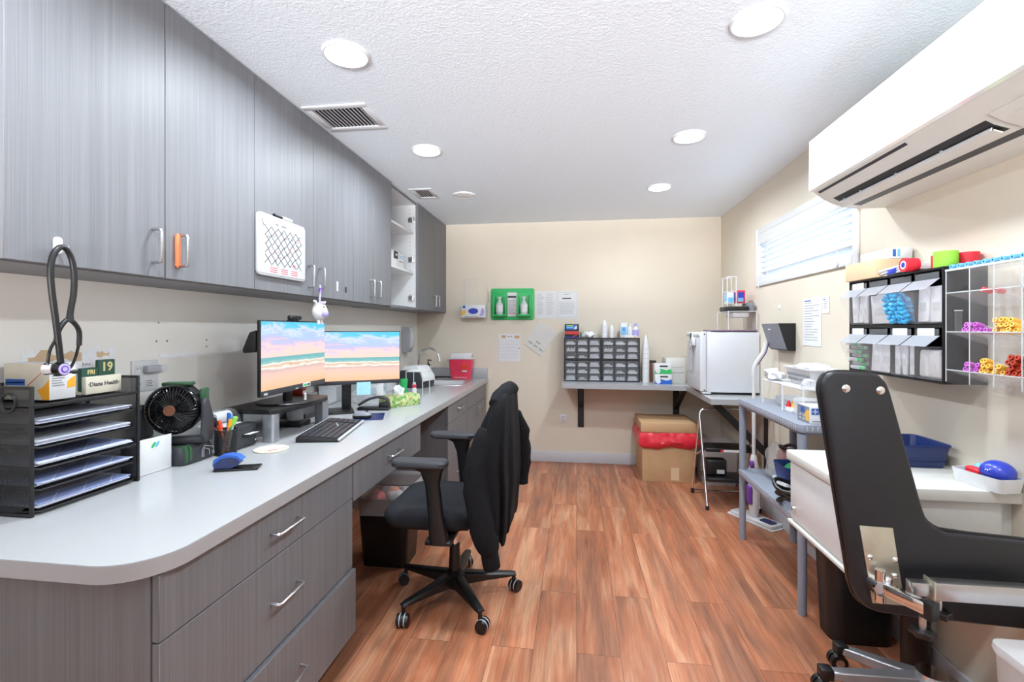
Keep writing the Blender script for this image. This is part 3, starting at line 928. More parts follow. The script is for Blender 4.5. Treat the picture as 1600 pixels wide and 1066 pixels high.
for k in range(26):
    x0 = -.12 + rnd.random() * .24
    z0 = .06 + rnd.random() * .15
    ink.tube([(x0, -.0158, z0), (x0 + .008, -.0158, z0 + .004), (x0 + .014, -.0158, z0 + .001)], .0011, 'redtape' if k % 3 else 'dark_t', 4)
for k in range(3):
    for c_ in range(3):
        x0 = -.10 + c_ * .078
        ink.box(x0, -.0160, .020 + k * .009, x0 + .052, -.0156, .0225 + k * .009, 'redtape')
ink.tube([(-.15, -.0158, .245), (-.148, -.0158, .225), (-.14, -.0158, .215)], .0012, 'dark_t', 4)
for x0, n in ((-.062, 3), (-.018, 5)):
    ink.tube([(x0 + k * .007, -.0158, .233 + .007 * (k % 2)) for k in range(n + 1)], .0012, 'dark_t', 5)
ink.build('marker_writing', t)
n_ = MB().box(.118, -.0162, .212, .158, -.0155, .246, 'sticky').box(.122, -.0166, .218, .154, -.016, .244, 'paper')
n_.build('corner_note', t)['label'] = 'pale teal note in the corner'
t = thing('dry_erase_marker', 'black and white marker lying on top of the whiteboard', 'marker', (DOORX + .009, 1.965, 1.8625))
MB().cyl((0, 0, 0), (0, .055, 0), .0072, 'black', seg=14).build('cap', t)
MB().cyl((0, .055, 0), (0, .13, 0), .0075, 'white', seg=14).cyl((0, .13, 0), (0, .134, 0), .005, 'black', seg=12).build('barrel', t)

# cow plush on a handle
t = thing('cow_plush', 'small white cow plush keyring hanging from a wall cabinet handle', 'plush toy', (DOORX + .045, 2.285, 1.374))
MB().ell((0, 0, .066), (.036, .044, .046), 'plush', 28).build('body', t)
MB().ell((.030, -.002, .055), (.014, .026, .021), 'lilac', 20).build('muzzle', t)['label'] = 'lilac muzzle'
for s in (-1, 1):
    MB().tube([(0, s * .026, .098), (0, s * .040, .112), (0, s * .054, .118)], [.005, .008, .005], 'plush', 8).build('ear', t)
    MB().cyl((.0, s * .012, .022), (.002, s * .013, .0), .0085, 'plush', .009, 12).build('leg', t)
for s in (-1, 1):
    MB().ell((.031, s * .015, .088), (.004, .004, .004), 'black_g', 10).build('eye', t)
MB().ell((.012, 0, .108), (.018, .018, .010), 'lilac', 14).build('forehead_patch', t)
MB().tube([(0, 0, .105), (-.003, .004, .13), (-.006, .018, .165), (-.011, .021, .196), (-.012, .021, .205), (-.009, .02, .196), (-.003, .012, .165)], .0045, 'lilac', 8, smooth=1).box(-.012, .008, .168, -.002, .026, .19, 'purple', .002).build('strap', t)

# ---------------------------------------------------------------- letter tray organizer
t = thing('letter_organizer', 'black wire-mesh five-tier letter organizer on the near end of the worktop', 'organizer', (-1.56, 1.245, CT + .001))
ox0, ox1, oy0, oy1, oh = -.088, .104, -.155, .157, .353
for y in (oy0, oy1):
    f = MB()
    for x in (ox0, ox1):
        f.box(x - .004, y - .004, 0, x + .004, y + .004, oh, 'black_m', .001)
    f.box(ox0, y - .004, oh - .008, ox1, y + .004, oh, 'black_m', .001).box(ox0, y - .004, .0, ox1, y + .004, .008, 'black_m', .001)
    if y == oy0:
        f.tube([(0.03 + .024 * math.cos(a), y, oh - .045 + .024 * math.sin(a)) for a in [2 * PI * i / 20 for i in range(20)]], .004, 'black_m', 8, closed=True)
    p = f.build('side_frame', t)
    # mesh with the round finger hole on the near side
    g = MB()
    if y == oy0:
        hole = [(.03 + .024 * math.cos(2 * PI * i / 24), oh - .045 + .024 * math.sin(2 * PI * i / 24)) for i in range(24)]
        def edgept(a):
            dx, dz = math.cos(a), math.sin(a)
            k = min(abs(((ox1 if dx > 0 else ox0) - .03) / dx) if abs(dx) > 1e-6 else 9, abs(((oh if dz > 0 else 0) - (oh - .045)) / dz) if abs(dz) > 1e-6 else 9)
            return (.03 + dx * k, oh - .045 + dz * k)
        outer = [edgept(2 * PI * i / 24) for i in range(24)]
        g.loft([[(x, y, z) for x, z in hole], [(x, y, z) for x, z in outer]], 'mesh', cap=False)
        g.loft([[(ox0, y, oh * .99), (ox0, y, 0), (ox0, y, 0)], [(ox0 + .0001, y, oh * .99), (ox0 + .0001, y, 0), (ox0, y, 0)]], 'mesh', cap=False)
    else:
        g.loft([[(ox0, y, 0), (ox1, y, 0)], [(ox0, y, oh), (ox1, y, oh)]], 'mesh', cap=False, closed=False)
    g.build('side_mesh', p)
TRAYZ = [.012, .071, .128, .186, .243]
for k, z in enumerate(TRAYZ):
    f = MB()
    f.tube([(ox0, oy0 + .004, z), (ox1 - .012, oy0 + .004, z), (ox1, oy0 + .02, z - .004), (ox1, oy1 - .02, z - .004), (ox1 - .012, oy1 - .004, z), (ox0, oy1 - .004, z)], .0028, 'black_m', 8)
    p = f.build('tray', t)
    MB().loft([[(ox0, oy0 + .004, z), (ox0, oy1 - .004, z)], [(ox1, oy0 + .02, z - .003), (ox1, oy1 - .02, z - .003)]], 'mesh', cap=False, closed=False).build('tray_mesh', p)
f = MB().box(ox1 - .004, oy0, .292, ox1 + .004, oy1, .302, 'black_m', .001).box(ox0 - .004, oy0, .292, ox0 + .004, oy1, .302, 'black_m', .001)
f.box(ox0, oy0, .294, ox1, oy1, .2975, 'mesh')
f.build('top_shelf', t)
MB().loft([[(ox0, oy0, 0), (ox0, oy1, 0)], [(ox0, oy0, oh), (ox0, oy1, oh)]], 'mesh', cap=False, closed=False).build('back_mesh', t)
ORD = ['bottom', 'second lowest', 'middle', 'second highest', 'top']
rnd = random.Random(11)
for k, z in enumerate(TRAYZ):
    mb = MB()
    zz = z + .0048
    for j in range(7):
        dx, dy = rnd.uniform(-.006, .006), rnd.uniform(-.006, .006)
        mb.box(-.085 + dx + .008, -.135 + dy, zz, .094 + dx, .138 + dy, zz + .0014, 'paper_blue' if j < 6 else 'print_blue', xf=XF((0, 0, 0), (0, R(.6), R(rnd.uniform(-.6, .6)))))
        zz += .0016
    solo(mb, 'paper_stack', 'stack of printed papers in the %s tray of the black organizer' % ORD[k], 'papers', (-1.56, 1.245, CT + .001), 0, 'paper stacks in the black organizer')
for (y, col, nm) in ((1.31, 'redtape', 'red'), (1.352, 'yellow_t', 'yellow'), (1.385, 'navy', 'dark blue')):
    mb = MB()
    rr = random.Random(int(y * 1000))
    for j in range(5):
        a = rr.uniform(-.6, .6)
        mb.tube([(0, -.012 + j * .005, .008), (.004, -.01 + j * .005, .022 + rr.random() * .01), (.0, -.004 + j * .005, .03)], .004, col, 6, smooth=1)
    solo(mb, 'tag_bundle', '%s rubbery bundle lying on papers inside the black organizer' % nm, 'bundle', (-1.608, y, CT + .147), 0, 'small coloured bundles in the organizer')

TOP = CT + .001 + .3035
t = thing('medicine_carton', 'cream and white medicine carton standing on the black organizer', 'box', (-1.565, 1.20, TOP))
MB().box(-.083, -.036, 0, .07, .036, .106, 'white', .0015).build('carton', t)
p = MB()
p.box(-.0832, -.0364, .001, .0702, -.0358, .105, 'cream')
p.prism([(.05, .001), (.0702, .001), (.0702, .06), (.045, .035), (.03, .03)], 'y', -.0368, -.0364, 'orange')
p.tube([(-.01, -.0368, .036), (.068, -.0368, .098)], .0009, 'orange_red', 4)
for k in range(2):
    p.box(-.078, -.0368, .060 - k * .008, -.012, -.0364, .049 - k * .007, 'blue_t')
p.prism([(.012, .03), (.034, .034), (.034, .065), (.022, .06), (.012, .05)], 'x', .0702, .0708, 'orange')
p.box(.0702, -.030, .086, .0708, -.018, .097, 'blue_t')
for k in range(6):
    p.box(.0702, -.030, .040 + k * .007, .0708, -.030 + .034 - .004 * (k % 3), .0425 + k * .007, 'grey_t')
p.build('print_panel', t)
t = thing('desk_calendar', 'cream and green wooden block calendar on the black organizer', 'calendar', (-1.531, 1.336, TOP), R(92))
MB().box(-.060, -.021, 0, .060, -.005, .055, 'cream', .002).box(-.060, .012, 0, .060, .020, .05, 'cream', .002).box(-.060, -.005, 0, .060, .012, .008, 'cream').build('stand', t)
g_ = MB().box(-.058, -.003, .010, -.004, .010, .082, 'cal_green', .002)
g_.text('FRI', .019, 'yellow_t', XF((-.027, -.0032, .068), (PI / 2, 0, 0)), bold=.0006).build('weekday_block', t)
g_ = MB().box(-.003, -.003, .010, .055, .010, .105, 'cal_green', .003)
g_.text('19', .040, 'yellow_t', XF((.026, -.0032, .081), (PI / 2, 0, 0)), bold=.001).build('date_block', t)
g_ = MB().box(-.075, .0125, .010, -.005, .016, .105, 'paper', .001)
g_.text('June', .016, 'grey_t', XF((-.028, .0122, .094), (PI / 2, 0, 0))).build('month_card', t)
MB().text('\u00b7Diana Health\u00b7', .0185, 'dark_t', XF((0, -.0212, .030), (PI / 2, 0, 0)), bold=.0004).build('stand_lettering', t)

# white document holder beside the organizer
t = thing('card_caddy', 'white plastic caddy with a green leaf emblem beside the organizer', 'holder', (-1.525, 1.499, CT + .001), R(86))
mb = MB().box(-.063, -.042, .004, .063, -.039, .124, 'white', .001).box(-.063, .030, .004, .063, .033, .10, 'white', .001)
mb.box(-.063, -.039, .004, -.060, .030, .10, 'white', .001).box(.060, -.039, .004, .063, .030, .10, 'white', .001).box(-.063, -.042, .0, .063, .033, .006, 'white', .001)
mb.build('body', t)
mb = MB()
for s in (-1, 1):
    mb.prism([(x * .5 + s * .007 + z * .5, z * .9 + .098) for x, z in rrect(.024, .022, .0108, 6)], 'y', -.0428, -.0422, 'green' if s < 0 else 'sky')
mb.build('leaf_emblem', t)
MB().box(-.058, -.036, .007, .058, -.006, .110, 'paper', .001).build('white_cards', t)['label'] = 'white cards inside'

# camping fan
t = thing('desk_fan', 'black and green rechargeable fan on the worktop beside the white caddy', 'fan', (-1.495, 1.645, CT + .001), R(0))
mb = MB()
mb.loft([[(x, y, z) for x, y in rrect(.115 * s, .158 * s2, .03, 5, 0.0, .0)] for z, s, s2 in ((0, .96, .97), (.006, 1, 1), (.045, 1, 1), (.066, .90, .93), (.072, .78, .84))], 'dgrey')
mb.build('base', t)
b2 = MB()
for y in (-.045, -.063):
    b2.loft([[(x, yy, z) for x, z in rrect(.119, .072, .02, 5, 0, .036)] for yy in (y - .006, y + .006)], 'olive')
b2.build('green_band', t)['label'] = 'dark green bands'
rl = MB()
for s in (1.0, .62):
    rl.tube([(.0585, .0 + -.02 * s + .03, .012), (.0585, -.02 * s + .03, .040 * (.6 + .4 * s)), (.0585, .03 - .008, .055 * (.55 + .45 * s)), (.0585, .058 * s + .01, .040 * (.6 + .4 * s)), (.0585, .058 * s + .012, .012)], .0015, 'lgrey', 6)
rl.build('ribs', t)
# head tipped to face the room entrance
mb = MB()
HN = XF((-.012, -.045, .205), (0, 0, R(20)))   # local -y is the grille side
oct_ = lambda r, y, k=1: [(r * math.cos(R(22.5 + 45 * i)) * k, y, r * math.sin(R(22.5 + 45 * i))) for i in range(8)]
mb.loft([oct_(.088, .0), oct_(.093, .02), oct_(.093, .065), oct_(.07, .08)], 'black', xf=HN)
mb.build('housing', t)
g_ = MB()
g_.loft([[(r * math.cos(a), y, r * math.sin(a)) for a in [2 * PI * i / 40 for i in range(40)]] for r, y in ((.092, .002), (.094, -.016), (.088, -.026), (.084, -.024), (.086, -.012), (.085, .002))], 'black_g', cap=False, xf=HN)
for i in range(44):
    a = 2 * PI * i / 44
    g_.tube([(r * math.cos(a + tw), y, r * math.sin(a + tw)) for r, y, tw in ((.02, -.036, 0), (.045, -.036, .05), (.07, -.033, .12), (.088, -.022, .2))], .0017, 'black_g', 5, xf=HN)
for r in (.046, .068):
    g_.tube([(r * math.cos(2 * PI * i / 40), -.0345, r * math.sin(2 * PI * i / 40)) for i in range(40)], .0015, 'black_g', 5, closed=True, xf=HN)
g_.build('grille', t)
MB().cyl((0, -.034, 0), (0, -.040, 0), .021, 'copper', .019, 24, xf=HN).build('hub_badge', t)['label'] = 'copper brown hub badge'
f_ = MB()
for i in range(5):
    a0 = 2 * PI * i / 5
    ring = []
    for k in range(6):
        r = .018 + k * .012
        ring.append([(r * math.cos(a0), -.018, r * math.sin(a0)), (r * math.cos(a0 + .75), -.004, r * math.sin(a0 + .75))])
    f_.loft(ring, 'dgrey', cap=False, closed=False, xf=HN)
f_.build('blade', t)
MB().box(-.05, .015, .086, .05, .062, .099, 'olive', .004, xf=HN).box(.080, .012, -.03, .098, .062, .075, 'olive', .005, xf=HN).build('green_panel', t)['label'] = 'dark green top and side panels'
mb = MB().prism([(-.012, -.028), (.05, -.03), (.07, .0), (.066, .05), (.03, .11), (.018, .135), (-.012, .14), (-.022, .12), (-.02, .06), (-.03, .0)], 'x', .098, .114, 'dgrey', .004, xf=XF((-.012, -.045, .107), (0, 0, R(20))))
mb.prism([(-.012, -.028), (.05, -.03), (.07, .0), (.05, .05), (.018, .115), (-.012, .12), (-.022, .10), (-.02, .06), (-.03, .0)], 'x', -.112, -.098, 'dgrey', .004, xf=XF((-.012, -.045, .107), (0, 0, R(20))))
mb.box(-.095, .0, -.034, .1, .045, -.010, 'dgrey', .004, xf=XF((-.012, -.045, .107), (0, 0, R(20))))
mb.build('bracket', t)

# wall plate with a plug
t = thing('wall_outlet', 'white double wall outlet plate with a plugged-in adapter above the fan', 'outlet', (XL, 1.637, 1.165), R(90))
MB().box(-.058, -.005, -.058, .058, 0, .062, 'white', .003).build('plate', t)
for x, z in ((-.03, .03), (-.03, -.03)):
    p = MB().prism(rrect(.032, .03, .01, 4, x, z), 'y', -.0065, -.005, 'white')
    for s in (-1, 1):
        p.box(x + s * .006 - .001, -.0068, z - .002, x + s * .006 + .001, -.0064, z + .007, 'dark_t')
    p.build('receptacle', t)
MB().box(-.012, -.028, .015, .05, -.006, .042, 'lgrey', .004).box(.05, -.026, .018, .082, -.008, .04, 'white', .004).build('plug_adapter', t)
p = MB().box(-.005, -.0062, -.045, .035, -.005, -.012, 'paper')
for k in range(4):
    p.box(.0, -.0066, -.040 + k * .007, .03 - .004 * (k % 2), -.0062, -.0375 + k * .007, 'dark_t')
p.build('taped_note', t)

# label printer behind the pen cup, with a clear roll cover
t = thing('label_printer', 'white and dark grey label printer with a clear roll cover behind the pen cup', 'printer', (-1.50, 1.868, CT + .001))
MB().box(-.10, -.06, 0, .035, .062, .098, 'offwhite', .012, 3).build('body', t)
p = MB().box(.036, -.066, 0, .092, .066, .098, 'dgrey', .008, 3).box(.0925, -.03, .045, .0935, .045, .062, 'black')
p.box(.0925, .05, .018, .0937, .056, .024, 'white')
p.build('front_panel', t)
MB().box(.075, -.022, .050, .125, .038, .0515, 'paper', xf=XF((0, 0, 0), (0, R(-4), 0))).build('label_strip', t)
MB().loft([[(r * math.cos(a) - .035, y, .098 + r * math.sin(a)) for a in [PI * i / 18 for i in range(19)]] for y, r in ((-.058, .055), (-.055, .058), (.055, .058), (.058, .055))], 'clear', cap=True, closed=False).build('roll_cover', t)
MB().cyl((-.035, -.045, .125), (-.035, .045, .125), .024, 'paper', seg=28).build('label_roll', t)

# pen cup
PC = (-1.415, 1.752, CT + .001)
t = thing('pen_cup', 'black mesh cup full of pens on the worktop', 'pen holder', PC)
MB().cyl((0, 0, .002), (0, 0, .10), .040, 'mesh', seg=32, cap=False).build('mesh_wall', t)
MB().cyl((0, 0, 0), (0, 0, .004), .040, 'black_m', seg=32).build('base', t)
MB().tube([(.04 * math.cos(2 * PI * i / 32), .04 * math.sin(2 * PI * i / 32), .10) for i in range(32)], .0022, 'black_m', 6, closed=True).build('rim', t)
def pen(dx, dy, lean, az, ln, body, capm, label, group=None):
    t = thing('pen', label, 'pen', (PC[0] + dx, PC[1] + dy, PC[2] + .005), 0, group or 'pens in the mesh cup')
    t.rotation_euler = (0, R(lean), R(az))
    MB().cyl((0, 0, 0), (0, 0, ln - .035), .0045, body, seg=10).build('barrel', t)
    mb = MB().cyl((0, 0, ln - .035), (0, 0, ln), .0056, capm, seg=10).box(.004, -.0015, ln - .033, .0085, .0015, ln - .002, capm)
    mb.build('cap', t)
    return t
pen(.010, .008, -24, 38, .152, 'kraft_l', 'black', 'tan pen with a black cap, leftmost in the cup')
pen(.006, .008, -20, 50, .156, 'rust', 'black', 'brown pen with a black cap in the cup')
pen(.002, .004, -12, 40, .135, 'orange_b', 'orange_red', 'orange pen with a red cap in the cup')
pen(-.004, .008, 3, 30, .160, 'blue', 'blue', 'tall bright blue pen in the cup')
pen(-.008, .012, 6, 40, .152, 'sky', 'sky', 'light blue pen in the cup')
pen(-.010, -.008, 17, 40, .148, 'green', 'lime', 'lime green highlighter pen in the cup')
pen(-.010, -.010, 20, 50, .152, 'white', 'lime', 'white pen with a green cap in the cup')
pen(-.004, -.012, 11, 44, .138, 'orange_b', 'orange', 'yellow-orange pen in the cup')
pen(.0, .010, 10, 30, .146, 'white', 'clear_edge', 'white pen with a clear cap in the cup')

# stapler
t = thing('stapler', 'blue and black stapler lying on the worktop', 'stapler', (-1.222, 1.572, CT + .001), R(20))
MB().box(-.07, -.03, 0, .075, .03, .007, 'black_g', .002).build('base_plate', t)
prof = [(-.072, .006), (-.074, .026), (-.060, .042), (-.035, .048), (-.006, .046), (.012, .036), (.012, .022), (-.005, .012), (-.02, .006)]
MB().prism(prof, 'y', -.019, .019, 'navy').build('body', t)
prof = [(-.076, .018), (-.072, .040), (-.050, .053), (-.02, .056), (.006, .050), (.022, .036), (.016, .032), (.004, .042), (-.02, .048), (-.05, .043), (-.066, .030)]
MB().prism(prof, 'y', -.0205, .0205, 'blue').build('handle_top', t)['label'] = 'bright blue top handle'
MB().cyl((-.012, -.0195, .03), (-.012, .0195, .03), .007, 'dgrey', seg=14).build('hinge_pin', t)

t = thing('coaster', 'round cream coaster with red lettering on the worktop', 'coaster', (-1.275, 1.842, CT + .001))
MB().cyl((0, 0, 0), (0, 0, .004), .068, 'cream', seg=40).build('disc', t)
p = MB()
for i in range(5):
    p.box(-.03 + i * .008, -.036, .0041, -.024 + i * .008, -.026, .0045, 'redtape', xf=XF((0, 0, 0), (0, 0, R(60))))
for i in range(6):
    p.box(.016 + i * .006, -.034, .0041, .020 + i * .006, -.028, .0045, 'grey_t', xf=XF((0, 0, 0), (0, 0, R(60))))
p.build('lettering', t)

# monitor riser
t = thing('monitor_riser', 'black monitor riser shelf on grey legs', 'stand', (-1.455, 2.19, CT + .001), R(90))
front = [(.245, -.10), (.20, -.128)] + [(.2 - .4 * i / 12, -.128 - .025 * math.sin(PI * i / 12)) for i in range(1, 12)] + [(-.20, -.128), (-.245, -.10)]
poly = front + [(-.245, .14), (.245, .14)]
MB().prism(poly, 'z', .125, .148, 'black', .004).build('platform', t)
for x in (-.215, .215):
    MB().prism(rrect(.05, .06, .012, 4, x, -.085), 'z', 0, .125, 'alum').build('leg', t)['label'] = 'silver grey front leg'
    MB().prism(rrect(.045, .05, .01, 4, x, .09), 'z', 0, .125, 'dgrey').build('leg', t)
RZ = CT + .001 + .148

def monitor(name_label, loc, rz, foot_dz, w=.545, h=.325, chin=.026, nx=0.0, depth=.035):
    t = thing('computer_monitor', name_label, 'monitor', loc, rz, 'monitors showing a beach picture')
    z0 = foot_dz
    MB().box(-w / 2, 0, z0, w / 2, depth * .45, z0 + h, 'black', .003).box(-w / 2 + .06, depth * .45, z0 + .05, w / 2 - .06, depth, z0 + h - .05, 'black', .006).build('housing', t)
    MB().box(-w / 2, -.004, z0, w / 2, 0, z0 + chin, 'dgrey', .001).build('chin', t)
    MB().box(-w / 2 + .005, -.0032, z0 + chin, w / 2 - .005, -.0005, z0 + h - .006, 'screen').build('screen', t)
    mb = MB().box(nx - .028, depth, .01, nx + .028, depth + .02, z0 + h * .5, 'black', .004)
    mb.build('stand_neck', t)
    return t
t = monitor('computer monitor with a webcam on top, standing on the black riser', (-1.367, 2.165, RZ), R(92), .062, w=.562, h=.338)
MB().lathe([(0, 0), (.13, 0), (.135, .004), (.13, .010), (.0, .012)], 'black', (0, .055, 0), 40).build('stand_base', t)
p = MB().box(-.012, -.0046, .066, .010, -.004, .072, 'lgrey').box(.055, -.0046, .068, .125, -.004, .088, 'paper').box(.062, -.005, .072, .09, -.0045, .082, 'green').box(.095, -.005, .072, .118, -.0045, .082, 'dark_t').box(-.262, -.0046, .068, -.235, -.004, .078, 'lgrey')
p.build('sticker', t)
MB().prism([(0.0, .0), (.03, -.01), (.062, -.085), (.058, -.10), (.045, -.10), (.0, -.09)], 'x', -.268, -.16, 'black_m', .002, xf=XF((0, .03, .355))).build('rear_shade', t)['label'] = 'dark tilted panel behind the screen'
WT = RZ + .062 + .338
t = thing('webcam', 'black webcam clipped on top of the nearer monitor', 'webcam', (-1.372, 2.16, WT), R(92))
MB().box(-.048, -.012, .004, .048, .012, .026, 'black', .008, 3).cyl((0, -.0135, .015), (0, -.011, .015), .007, 'black_g', seg=16).build('camera_body', t)
MB().box(-.02, -.010, 0, .02, .03, .005, 'black').box(-.015, .022, -.03, .015, .03, .004, 'black').build('clip', t)
t = monitor('computer monitor standing directly on the worktop with a blue sticky note', (-1.350, 2.783, CT + .001), math.atan2(.266, .453), .165, w=.528, h=.330, chin=.024, nx=-.06)
MB().box(-.17, -.09, 0, -.02, .12, .009, 'black', .003).build('stand_base', t)
MB().prism([(-.038, -.02), (.045, -.02), (.045, .06), (-.038, .06)], 'y', -.0078, -.0072, 'sticky', xf=XF((.035, 0, .118))).build('sticky_note', t)['label'] = 'pale blue sticky note under the screen'
# small things on and under the riser
t = thing('chess_pawn', 'tiny white pawn figurine on the monitor riser', 'figurine', (-1.335, 2.19, RZ + .0005))
MB().lathe([(0, 0), (.010, 0), (.0095, .006), (.006, .012), (.0055, .024), (.008, .027), (.004, .030)], 'offwhite', seg=18).build('body', t)
MB().ell((0, 0, .036), (.0072, .0072, .0075), 'offwhite', 14).build('head', t)
t = thing('card_box', 'small dark red box on the far end of the riser', 'box', (-1.50, 2.405, RZ + .0005))
MB().box(-.03, -.02, 0, .03, .02, .06, 'rust', .002).build('carton', t)
MB().box(.0302, -.018, .01, .0308, .018, .024, 'paper').build('label_strip', t)
t = thing('desk_phone', 'dark grey desk phone standing behind the riser by the wall', 'phone', (-1.575, 2.56, CT + .001), R(90))
MB().prism([(-.07, 0), (.055, 0), (.055, .13), (.03, .13), (-.07, .03)], 'x', -.09, .09, 'dgrey', .006).build('body', t)
MB().box(-.085, -.02, .115, -.035, .05, .165, 'black', .012, 3, xf=XF((0, 0, 0))).build('handset', t)
MB().box(.0, -.02, .092, .07, .0, .110, 'paper', xf=XF((0, 0, 0), (R(12), 0, 0))).build('name_strip', t)
t = thing('paper_sheet', 'printed sheet leaning on the wall between the two monitors', 'paper', (-1.645, 2.98, CT + .003))
t.rotation_euler = (0, R(-4), R(90))
MB().box(-.12, -.0006, 0, .10, .0006, .19, 'print').build('sheet', t)
t = thing('cable_box', 'low black cable box under the riser', 'box', (-1.47, 2.32, CT + .001))
MB().box(-.07, -.05, 0, .06, .05, .03, 'black', .008).build('case', t)
MB().lathe([(.0, .03), (.036, .03), (.04, .036), (.045, .09), (.043, .09), (.038, .036)], 'lgrey', (0, 0, 0)).build('pot', t)

# keyboard, mouse, pad
t = thing('keyboard', 'black keyboard with a silver edge at the front of the worktop', 'keyboard', (-1.197, 2.205, CT + .001), R(90 + 11.5))
MB().prism([(-.095, 0), (.095, 0), (.095, .024), (.088, .027), (-.09, .012), (-.095, .010)], 'x', -.225, .225, 'black', .003).build('case', t)
MB().prism([(-.098, .004), (-.093, .004), (-.088, .0125), (-.091, .0155), (-.098, .010)], 'x', -.226, .226, 'lgrey', .001).prism([(.091, .02), (.096, .02), (.096, .028), (.09, .029)], 'x', -.226, .226, 'lgrey', .001).build('silver_trim', t)
ks = MB()
tilt = math.atan2(.015, .178)
for r_ in range(6):
    n = 20
    for c_ in range(n):
        if c_ in (15,) and r_ < 6:
            continue
        if r_ == 0 and 4 <= c_ <= 8:
            continue
        x = -.212 + c_ * .0215
        ks.box(x, -.08 + r_ * .027, .0, x + .018, -.08 + r_ * .027 + .022, .006, 'dgrey', xf=XF((0, 0, .0178), (tilt, 0, 0)))
ks.box(-.126, -.08, 0, -.022, -.058, .006, 'dgrey', xf=XF((0, 0, .0178), (tilt, 0, 0)))
ks.build('keys', t)
lg = MB()
for i in range(3):
    lg.box(.02 + i * .03, -.02 + i * .012, .0062, .032 + i * .03, -.014 + i * .012, .0066, 'paper', xf=XF((0, 0, .0178), (tilt, 0, 0)))
lg.build('key_legend', t)
solo(MB().prism(rrect(.17, .21, .012, 4), 'z', 0, .003, 'navy', .0008), 'mouse_pad', 'dark blue mouse pad beside the keyboard', 'mouse pad', (-1.19, 2.60, CT + .0008), R(20))
t = thing('computer_mouse', 'black and silver computer mouse on the dark blue pad', 'mouse', (-1.205, 2.545, CT + .0045), R(100))
def mouse_ring(z, k):
    return [(x * k, y * k + .004 * (1 - k), z) for x, y in rrect(.062, .108, .03, 6)]
MB().loft([mouse_ring(0, .94), mouse_ring(.006, 1), mouse_ring(.018, .97)], 'black').build('body', t)
MB().loft([mouse_ring(.018, .97), mouse_ring(.028, .84), mouse_ring(.035, .62), mouse_ring(.038, .3)], 'mgrey').build('top_shell', t)
MB().cyl((-.004, -.026, .036), (.004, -.026, .036), .007, 'black', seg=14).build('scroll_wheel', t)

# three-hole punch
t = thing('hole_punch', 'large black hole punch behind the mouse', 'hole punch', (-1.262, 2.842, CT + .001), R(8))
MB().box(-.10, -.035, 0, .095, .035, .018, 'black', .004).box(.03, -.025, .018, .095, .025, .045, 'black', .006).build('base', t)
MB().tube([(.09, 0, .05), (.075, 0, .07), (.03, 0, .082), (-.03, 0, .070), (-.075, 0, .046), (-.098, 0, .03)], .024, 'dgrey', 10, smooth=2, flat=(0, 0, 1)).build('lever', t)
# tissue box
t = thing('tissue_box', 'green leaf-print tissue box on the worktop', 'tissue box', (-1.170, 3.03, CT + .001), math.atan2(.19, .146))
MB().box(-.12, -.06, 0, .12, .06, .070, 'floral', .001).build('carton', t)
def blob(seed, r, c, m, amp=.25, n=20, zflat=None, freq=18):
    mb = MB()
    mb.ell(c, r, m, n)
    for v in mb.bm.verts:
        d = (v.co - Vector(c))
        k = noise.noise(v.co * freq + Vector((seed, 0, 0)))
        v.co = Vector(c) + d * (1 + amp * k)
        if zflat is not None and v.co.z < zflat:
            v.co.z = zflat
    return mb
blob(3, (.045, .022, .05), (-.01, 0, .085), 'paper', .55, 28, .0705, 40).build('tissue', t)
b_ = blob(8, (.12, .10, .07), (0, 0, .045), 'film', .4, 26, 0.0, 14)
solo(b_, 'plastic_bag', 'crumpled clear plastic bag on the worktop behind the tissue box', 'plastic bag', (-1.42, 3.12, CT + .001))
# white wire riser with cup, bottle, wipes
t = thing('wire_shelf', 'small white wire shelf on the worktop behind the tissue box', 'shelf', (-1.215, 3.53, CT + .001))
mb = MB()
for x in (-.065, .065):
    mb.tube([(x, -.085, 0), (x, -.085, .185), (x, .085, .185), (x, .085, 0)], .003, 'white', 8)
mb.build('wire_frame', t)
mb = MB()
for y in (-.085, .085):
    mb.tube([(-.065, y, .185), (.065, y, .185)], .003, 'white', 8)
for i in range(9):
    y = -.08 + i * .02
    mb.tube([(-.065, y, .186), (.065, y, .186)], .0015, 'white', 6)
mb.build('wire_top', t)
t = thing('pencil_cup', 'tall green perforated cup beside the tissue box', 'cup', (-1.285, 3.40, CT + .001))
MB().lathe([(0, 0), (.026, 0), (.033, .135), (.031, .135), (.0245, .004), (0, .004)], 'green', seg=24).build('cup_body', t)
p = MB()
for k in range(7):
    for j in range(6):
        a = R(-100 + j * 34)
        r = .0267 + .0068 * k / 7
        p.ell((r * math.cos(a), r * math.sin(a), .016 + k * .017), (.002, .004, .004), 'cal_green', 8)
p.build('perforations', t)
MB().cyl((.006, .0, .01), (-.022, -.006, .175), .004, 'black', seg=8).build('stirrer', t)
t = thing('pump_bottle', 'small clear bottle with a pink top beside the green cup', 'bottle', (-1.235, 3.50, CT + .001))
MB().lathe([(0, 0), (.018, 0), (.019, .05), (.012, .06), (0, .06)], 'frost', seg=20).build('bottle_body', t)
MB().cyl((0, 0, .06), (0, 0, .082), .016, 'pinkred', seg=20).cyl((0, 0, .082), (0, 0, .10), .013, 'white', .010, 18).build('cap', t)
t = thing('thermal_printer', 'black label printer with a white lid next to the sink', 'printer', (-1.40, 4.02, CT + .001), R(-105))
MB().prism([(-.12, 0), (.12, 0), (.13, .05), (.10, .15), (-.10, .15), (-.13, .06)], 'x', -.10, .10, 'dgrey', .012, 3).build('body', t)
MB().prism([(-.115, .125), (-.06, .185), (.07, .19), (.135, .10), (.142, .06), (.125, .055), (.10, .13)], 'x', -.085, .09, 'white', .004).build('lid', t)
